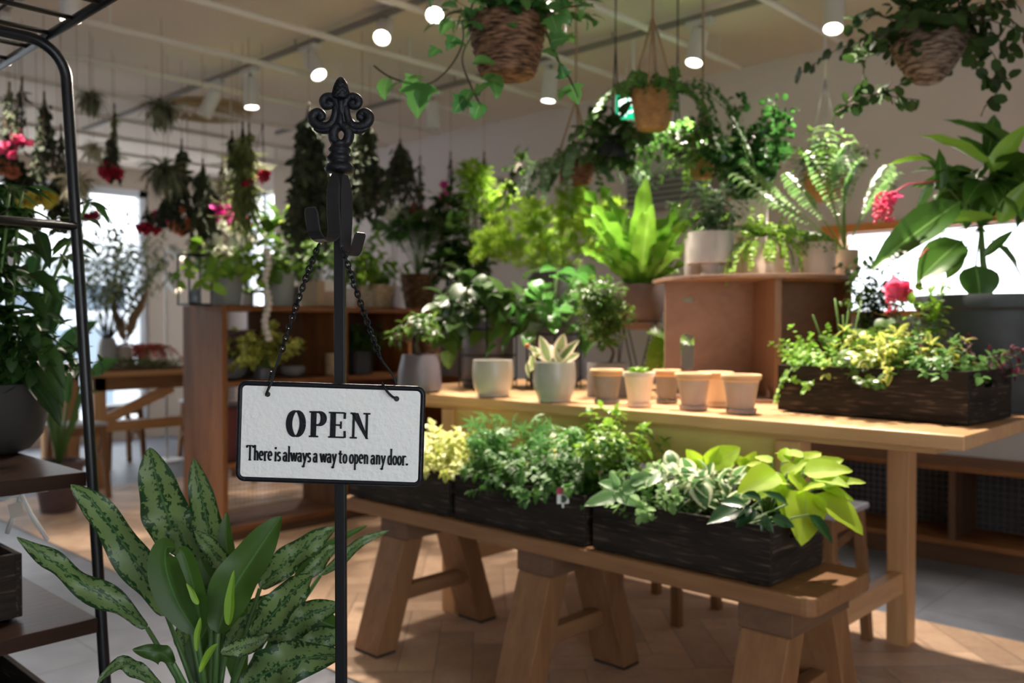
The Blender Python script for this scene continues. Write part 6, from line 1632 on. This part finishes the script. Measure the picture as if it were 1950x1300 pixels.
bundle('slim dark bundle with pink-red flowers at the far left', 18, 160, 292, 34, 4.3, 'dried', n=160, flower='pink', fn=7)
bundle('thin bundle with pink-red flowers next to the far left one', 42, 150, 292, 44, 4.4, 'dried', n=60, flower='pink', fn=7)
bundle('dark leafy bundle hanging left of the rack pole', 84, 178, 340, 52, 4.3, 'dried', 'ovate', .04, 260)
bundle('thin twig bundle close to the left side of the rack pole', 116, 240, 370, 22, 4.5, 'dried', n=90)
bundle('very slim green-brown bundle below the ceiling vent, left', 218, 200, 315, 18, 5.0, 'driedg', n=60)
bundle('bundle with deep red flowers right of the silvery air plant', 214, 255, 338, 40, 4.9, 'dried', 'ovate', .05, 120, flower='red', fn=8, fs=.07)
bundle('rust coloured dried bundle beside the large air plant', 346, 268, 430, 46, 5.1, 'dried', 'ovate', .06, 200, flower='orange', fn=6, fs=.07)
bundle('dense dark green bundle in front of the beige wall', 386, 305, 480, 62, 5.0, 'dried', 'lance', .07, 620, nst=26)
bundle('light green drooping bundle below the dense dark one', 392, 400, 500, 60, 5.2, 'driedg', 'lance', .07, 240)
bundle('bundle with magenta flowers between the two green bundles', 424, 298, 420, 34, 5.0, 'dried', n=60, flower='magenta', fn=8, fs=.08)
bundle('long yellow-green grass bundle hanging upside down', 462, 235, 430, 52, 4.8, 'driedg', 'strap', .16, 420, nst=30)
bundle('slim dark bundle above the yellow-green grass', 442, 252, 330, 22, 4.8, 'dried', n=90)
bundle('slim green bundle right of the yellow-green grass', 474, 238, 340, 22, 4.7, 'driedg', n=90)
bundle('three long-stemmed red flowers hanging left of the big dark bundle', 500, 240, 355, 60, 4.8, 'dried', flower='red', fn=3, fs=.07, bare=True, nst=3)
bundle('big dark bundle hanging directly left of the finial', 588, 198, 470, 110, 4.5, 'dried', 'ovate', .05, 1900, nst=44)
bundle('big dark bundle hanging directly right of the finial', 690, 215, 415, 100, 4.6, 'dried', 'ovate', .05, 1500, nst=40)
bundle('dark fan-shaped bundle right of the finial near the wall', 762, 268, 395, 96, 4.9, 'dried', 'lance', .05, 760, nst=36)
bundle('slim brown stick bundle beside the fan-shaped bundle', 800, 300, 400, 18, 5.2, 'dried', n=50)
bundle('slim brown bundle on the wall side above the bright shrub', 858, 292, 350, 14, 5.4, 'dried', n=30)
bundle('slim two-stalk bundle just right of the bright shrub crown', 922, 292, 350, 22, 5.4, 'dried', n=30)
bundle('pair of red and dark flowers in front of the window frame', 280, 395, 440, 40, 5.2, 'dried', flower='red', fn=8, fs=.06, n=30)
bundle('crimson flower bundle at the window edge', 320, 380, 415, 44, 5.3, 'dried', flower='pink', fn=8, fs=.07, n=20)
bundle('orange-pink flower bundle in front of the beige wall', 358, 400, 440, 44, 5.3, 'dried', flower='orange', fn=8, fs=.06, n=20)
bundle('small red blossom hanging before the bright window', 172, 385, 414, 24, 5.0, 'dried', flower='red', fn=5, fs=.05, n=6)
bundle('pink flower bundle right of the yellow-green grass', 452, 385, 425, 52, 5.2, 'dried', flower='pink', fn=9, fs=.07, n=20)
bundle('yellow flower bundle left of the rack pole', 70, 300, 390, 50, 4.6, 'dried', flower='yel', fn=10, fs=.09, n=160)
bundle('peach flower bundle at the left photo edge', 14, 260, 330, 34, 4.6, 'dried', flower='orange', fn=6, fs=.07, n=160)
bundle('dark evergreen bundle at the left edge under the crossbar rows', 30, 290, 440, 80, 4.8, 'dried', 'ovate', .05, 700, nst=24)
bundle('green-brown bundle just left of the rack pole, low', 110, 330, 440, 60, 4.9, 'dried', 'ovate', .05, 320, nst=16)
bundle('red heart-shaped blossom right of the pole', 705, 330, 388, 24, 5.2, 'dried', flower='red', fn=3, fs=.06, n=10, nst=3)
bundle('dark hanging foliage below the large air plant', 320, 370, 430, 70, 5.0, 'dried', 'ovate', .045, 220, nst=14)

# ---------------- window side: lamp, vases, tray, tall plants
fl_p = onz(350, 690, 0) if False else None
q = ony(317, 700, 6.98); q.z = 0
fw = empty('floor_lamp', 'white floor lamp with three swivelling heads in front of the beige wall', 'lamp', q)
MB().lathe(q, [(.13, 0), (.13, .015), (.02, .025)], 32).build('base', WHITEM, fw, smooth=40)
dl_ = (q-EYEV).dot(FW); zt_ = at(317, 472, dl_).z; MB().tube([q+Z*.02, q+Z*zt_], .011, 10).build('pole', WHITEM, fw, smooth=True)
for (px, py, dx, dz) in ((322, 478, .85, -.5), (318, 504, -.75, -.6), (316, 536, .75, -.65)):
    c = at(px+ (10 if dx > 0 else -8), py, dl_-.05); ax = (RT*dx+Z*dz-FH*.15).normalized(); ro = Z.rotation_difference(ax).to_matrix()
    h_ = MB().lathe(c-ax*.05, [(.028, -.01), (.042, 0), (.045, .02), (.05, .15), (.046, .15), (.04, .13)], 24, tilt=ro).build('lamp_head', WHITEM, fw, smooth=40)
    MB().lathe(c-ax*.05, [(.036, .128), (.03, .134)], 20, tilt=ro).build('bulb', emis('floor_lamp_glow', (1, .8, .55), 4), h_)
# moss tray on the work table
p = ony(272, 700, 6.22); p.z = .79
mt_ = empty('moss_tray', 'shallow tray of moss and small plants on the far work table', 'tray', p)
MB().box(p.x-.34, p.y-.14, p.z, p.x+.34, p.y+.14, p.z+.02).build('tray', CABI(0), mt_)
F = Fol(); bush(F, p+Z*.02, (.33, .13, .05), 520, .04, 'ovate', 1, r, .2, up=.8); F.build('moss', leafmat('leaf_moss_mixed', (.10, .09, .05), (.26, .30, .12), rough=.8), mt_)
# glass vase with olive branches, pampas, amaranth
def vase_plant(name, label, px, py, d, R, H, mat, fn):
    p = ony(px, py, 6.56); p.z = .79; d = (p-EYEV).dot(FW); t = empty(name, label, 'vase', p); MB().lathe(p, [(R*.7, 0), (R, H*.3), (R*.9, H*.8), (R*.7, H), (R*.62, H), (R*.8, H*.7)], 24).build('vase', mat, t, smooth=40); fn(t, p+Z*H*.9, d); return t
def olive(t, top, d):
    F, S = Fol(), MB(); stems(F, S, top, 40, .95, (.05, .70), .07, 'lance', 1.4, 14, 4, .0, .1, .3, .02, .003, r); put(t, F, leafmat('leaf_olive', (.10, .14, .07), (.28, .32, .14), rough=.6, trans=.4), S, STEMD)
vase_plant('olive_branch_vase', 'vase of tall olive-green branches in front of the window', 205, 700, 6.75, .07, .22, plain('vase_clear_grey', (.4, .42, .42), .15), olive)
def pampas(t, top, d):
    F, S = Fol(), MB()
    for (tx, ty) in ((212, 568), (222, 598), (232, 610), (278, 556), (264, 582), (252, 600), (216, 585), (272, 570)):
        e = at(tx, ty, d); S.tube([top, (top+e)/2, e], .003, 5)
        for k in range(120): f = r.uniform(.3, 1); F.leaf('needle', top.lerp(e, f)+rv(r)*.012, (e-top).normalized()+rv(r)*.5, rv(r), .05, 1.3)
    put(t, F, 'straw', S, STEMD)
vase_plant('pampas_vase', 'vase of straw-coloured pampas grass on the far work table', 238, 700, 6.45, .06, .16, OFFW, pampas)
def amar(t, top, d):
    F, S = Fol(), MB(); trail(F, S, top, .05, 14, .32, .035, 'ovate', 1, 12, r, 3); put(t, F, leafmat('leaf_amaranth', (.25, .04, .03), (.42, .10, .07), rough=.7), S)
vase_plant('amaranth_vase', 'vase with drooping rust-red amaranth beside the pampas', 276, 700, 6.5, .05, .15, OFFW, amar)
p = onz(150, 697, .80)
p = Vector((2.35, 7.35, .80))
bxx = empty('display_crate', 'wooden crate with orange fruit and leaves on the window table', 'crate', p); MB().box(p.x-.2, p.y-.12, p.z, p.x+.2, p.y+.12, p.z+.10).build('body', OAK(0), bxx)
MB().box(p.x-.22, p.y-.14, p.z+.10, p.x+.22, p.y+.14, p.z+.115).build('lid', WHITEM, bxx)
# tall big-leaved plant on the floor behind the rack
q = onz(95, 980, 0)+FH*.1
bl = empty('bird_of_paradise', 'tall plant with paddle leaves in a brown floor pot behind the rack', 'potted plant', q)
top = make_pot(bl, 'taper', q, .15, .30, BROWNP); dB = (q-EYEV).dot(FW)
F, S = Fol(), MB()
for (bx, by_, tx, ty, w) in ((112, 690, 158, 595, .55), (175, 715, 212, 675, .6), (85, 660, 75, 505, .35), (150, 760, 172, 740, .5), (100, 640, 100, 540, .4), (60, 560, 55, 450, .4), (130, 770, 120, 700, .4), (90, 800, 40, 700, .4)):
    p0 = at(bx, by_, dB); v = at(tx, ty, dB-.05)-p0; F.leaf('ovateb', p0, v, -FH+Z*.4, v.length, w*1.3); S.tube([top, top.lerp(p0, .5)+Z*.03, p0], .008, 6)
for k in range(12): e = top+Vector((r.uniform(-.1, .1), r.uniform(-.1, .1), r.uniform(.3, .6))); S.tube([top, e], .007, 5)
put(bl, F, leafmat('leaf_paddle', (.03, .10, .025), (.06, .17, .04), rib=(.12, .22, .07), trans=.4), S)

# ---------------- plant on the rack
p = at(5, 880, 1.98); p.z = B1.z
t = empty('leafy_rack_plant', 'bushy dark-leaved plant in a round grey pot on the black rack', 'potted plant', p)
top = make_pot(t, 'bowl', p, .094, .155, plain('pot_rack_grey', (.032, .028, .026), .8)); F, S = Fol(), MB(); d = 1.98
for k in range(9):
    pts = grow(top+Vector((r.uniform(-.04, .04), r.uniform(-.04, .04), 0)), cone_dir(r.uniform(0, .2), r), 10, .045, 0, .06, r); S.tube(pts, .0035, 6)
    for q in range(1, 11):
        for w in range(5): a = r.uniform(0, 6.28); F.leaf('ovate', pts[q], Vector((math.cos(a), math.sin(a), r.uniform(-.3, .5))), Z+rv(r)*.3, r.uniform(.05, .085), .55)
for (bx, by_, tx, ty, w) in ((60, 680, 125, 735, .6), (60, 640, 130, 700, .5), (55, 520, 112, 530, .4), (45, 560, 85, 570, .5), (50, 720, 120, 770, .5), (70, 440, 92, 480, .3), (40, 600, 75, 660, .6), (30, 480, 60, 440, .6), (20, 700, 80, 640, .4)):
    p0 = at(bx, by_, d-.05); v = at(tx, ty, d-.12)-p0; F.leaf('ovateb', p0, v, Z-FH*.4, v.length*1.0, .5)
stems(F, S, top+Z*.01, 60, .16, (.3, 1.2), .04, 'ovate', 1, 6, 2, .02, .1, .2, .04, .002, r)
put(t, F, leafmat('leaf_rack_plant', (.012, .04, .008), (.035, .09, .018), rib=(.05, .10, .03), rough=.45), S)

# ================================================================== foreground aglaonema
def big_leaf(pts2, width, d0, d1, n=26, nrm=None, fold=.18, wavea=.0, prof=None, tw=0.0):
    """leaf following photo points from base to tip; width in photo pixels"""
    P = cat([(x, y, d0+(d1-d0)*i/(len(pts2)-1)) for i, (x, y) in enumerate(pts2)], 8)
    P = [at(x, y, dd) for x, y, dd in P]; N = len(P); cols = 3; vs, uv, fs = [], [], []
    for i, p in enumerate(P):
        t_ = i/(N-1); tg = (P[min(i+1, N-1)]-P[max(i-1, 0)]).normalized(); nn = Vector(nrm if nrm is not None else (-FH+Z*.3)); nn = (nn-tg*nn.dot(tg)).normalized(); sd = tg.cross(nn).normalized()
        if tw: a = tw*t_; sd, nn = sd*math.cos(a)+nn*math.sin(a), nn*math.cos(a)-sd*math.sin(a)
        w = m(width, d0)/2*max(.02, (math.sin(PI*min(1, t_**.80))**.75 if t_ < .985 else .02))
        for j in range(-cols, cols+1):
            a = j/cols; wv = wavea*2.2*math.sin(t_*15+(2 if a < 0 else 0))*abs(a)**2*w
            vs.append(p+sd*(a*w)+nn*(fold*abs(a)*w+wv)); uv.append((.5+a*.5, t_))
    M = 2*cols+1
    for i in range(N-1):
        for j in range(M-1): k = i*M+j; fs.append((k, k+1, k+1+M, k+M))
    return vs, fs, uv
def leaves_mesh(name, mat, parent, leaves):
    V, Fc, UV = [], [], []
    for vs, fs, uv in leaves: k = len(V); V += vs; UV += uv; Fc += [tuple(i+k for i in f) for f in fs]
    og = ORG[parent.name]; me = bpy.data.meshes.new(name); me.from_pydata([tuple(v-og) for v in V], [], Fc); ul = me.uv_layers.new(name='UVMap')
    for lp in me.loops: ul.data[lp.index].uv = UV[lp.vertex_index]
    return finish(name, me, mat, parent, og, True, 0)
ag = at(405, 1420, 1.42); ag.z = 0
t = empty('aglaonema_plant', 'foreground foliage plant with long green leaves patterned in pale green', 'potted plant', ag)
make_pot(t, 'taper', ag, .14, .40, SLATE)
d = 1.40
L1, L2_, S = [], [], MB()
pat = [
 ([(336, 1068), (322, 990), (300, 920), (285, 852)], 88, 1.45, 1.47, .1), ([(415, 1098), (402, 1030), (385, 950), (369, 872)], 62, 1.47, 1.50, .1),
 ([(318, 1172), (285, 1110), (232, 1030), (180, 960), (135, 922)], 66, 1.40, 1.32, .15), ([(280, 1195), (225, 1150), (150, 1105), (90, 1060), (32, 1022)], 46, 1.36, 1.26, .35),
 ([(400, 1150), (372, 1080), (340, 1010), (325, 998)], 60, 1.43, 1.46, .2), ([(478, 1215), (520, 1170), (565, 1120), (596, 1095)], 62, 1.33, 1.30, .25),
 ([(495, 1120), (540, 1075), (590, 1035), (640, 1003)], 52, 1.42, 1.45, .25), ([(610, 1095), (650, 1065), (690, 1030), (742, 1010)], 22, 1.5, 1.55, .2),
 ([(505, 1215), (555, 1190), (600, 1165), (650, 1152)], 60, 1.36, 1.38, .25), ([(462, 1310), (510, 1280), (575, 1255), (655, 1245)], 84, 1.26, 1.24, .3),
 ([(420, 1242), (460, 1232), (490, 1222), (512, 1208)], 34, 1.28, 1.30, .2), ([(430, 1240), (470, 1180), (520, 1150), (560, 1130)], 55, 1.42, 1.46, .2),
 ([(455, 1105), (430, 1080), (400, 1040), (370, 1010)], 40, 1.40, 1.42, .2), ([(520, 1280), (570, 1240), (620, 1215), (660, 1210)], 60, 1.40, 1.42, .3),
 ([(310, 1310), (262, 1275), (228, 1262), (185, 1300)], 30, 1.30, 1.25, .2), ([(365, 1250), (350, 1220), (352, 1190), (370, 1150)], 34, 1.46, 1.48, .1),
 ([(560, 1110), (600, 1080), (625, 1050), (645, 1040)], 30, 1.46, 1.50, .2)]
for pts_, w, a, b_, wv in pat: L1.append(big_leaf(pts_, w, a, b_, wavea=wv))
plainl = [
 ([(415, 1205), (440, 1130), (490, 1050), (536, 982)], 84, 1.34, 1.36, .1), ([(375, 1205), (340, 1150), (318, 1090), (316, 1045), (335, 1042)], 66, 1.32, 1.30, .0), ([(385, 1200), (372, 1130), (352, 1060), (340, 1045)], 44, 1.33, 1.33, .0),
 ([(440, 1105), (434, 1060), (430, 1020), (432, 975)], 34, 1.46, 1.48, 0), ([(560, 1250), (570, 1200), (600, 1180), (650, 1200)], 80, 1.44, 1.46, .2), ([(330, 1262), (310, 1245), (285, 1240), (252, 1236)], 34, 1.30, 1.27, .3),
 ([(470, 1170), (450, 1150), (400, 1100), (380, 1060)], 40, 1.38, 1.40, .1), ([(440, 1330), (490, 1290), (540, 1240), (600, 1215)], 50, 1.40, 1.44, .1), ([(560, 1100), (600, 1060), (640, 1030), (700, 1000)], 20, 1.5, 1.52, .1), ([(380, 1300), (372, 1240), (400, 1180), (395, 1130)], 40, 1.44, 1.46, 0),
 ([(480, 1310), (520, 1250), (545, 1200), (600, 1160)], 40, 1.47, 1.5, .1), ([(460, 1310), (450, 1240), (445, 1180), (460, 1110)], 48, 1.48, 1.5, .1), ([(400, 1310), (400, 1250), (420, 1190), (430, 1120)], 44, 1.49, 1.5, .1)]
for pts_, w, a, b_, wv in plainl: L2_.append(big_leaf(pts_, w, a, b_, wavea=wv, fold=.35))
young = [big_leaf([(378, 1150), (372, 1140), (365, 1125), (355, 1110)], 12, 1.30, 1.30, fold=.6), big_leaf([(435, 1190), (438, 1160), (440, 1130), (446, 1085)], 20, 1.31, 1.31, fold=.6), big_leaf([(375, 1240), (376, 1210), (380, 1190), (382, 1175)], 12, 1.3, 1.3, fold=.6), big_leaf([(380, 1280), (395, 1250), (405, 1235), (415, 1225)], 14, 1.3, 1.3, fold=.6)]
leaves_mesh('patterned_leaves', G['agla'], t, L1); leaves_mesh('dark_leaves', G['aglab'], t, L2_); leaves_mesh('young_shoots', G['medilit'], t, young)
root = ag+Z*.40
for (px, py, dd) in ((336, 1068, 1.45), (415, 1098, 1.47), (318, 1172, 1.40), (280, 1195, 1.36), (400, 1150, 1.43), (478, 1215, 1.33), (495, 1120, 1.42), (610, 1095, 1.5), (505, 1215, 1.36), (462, 1310, 1.26), (430, 1240, 1.42), (415, 1205, 1.34), (375, 1205, 1.32), (440, 1105, 1.46), (560, 1250, 1.44), (310, 1310, 1.30), (330, 1262, 1.30), (365, 1250, 1.46), (560, 1110, 1.46), (520, 1280, 1.40)):
    e = at(px, py, dd); k = root.lerp(e, .55)+(e-root).cross(Z).cross(Z)*-.0+Z*.02; S.tube([root+rv(r)*.02, root.lerp(k, .5)+rv(r)*.008, k, e], .0045, 8, radii=[.0065, .0055, .0045, .0035])
S.build('stems', plain('aglaonema_stem', (.07, .16, .04), .4), t, smooth=True)
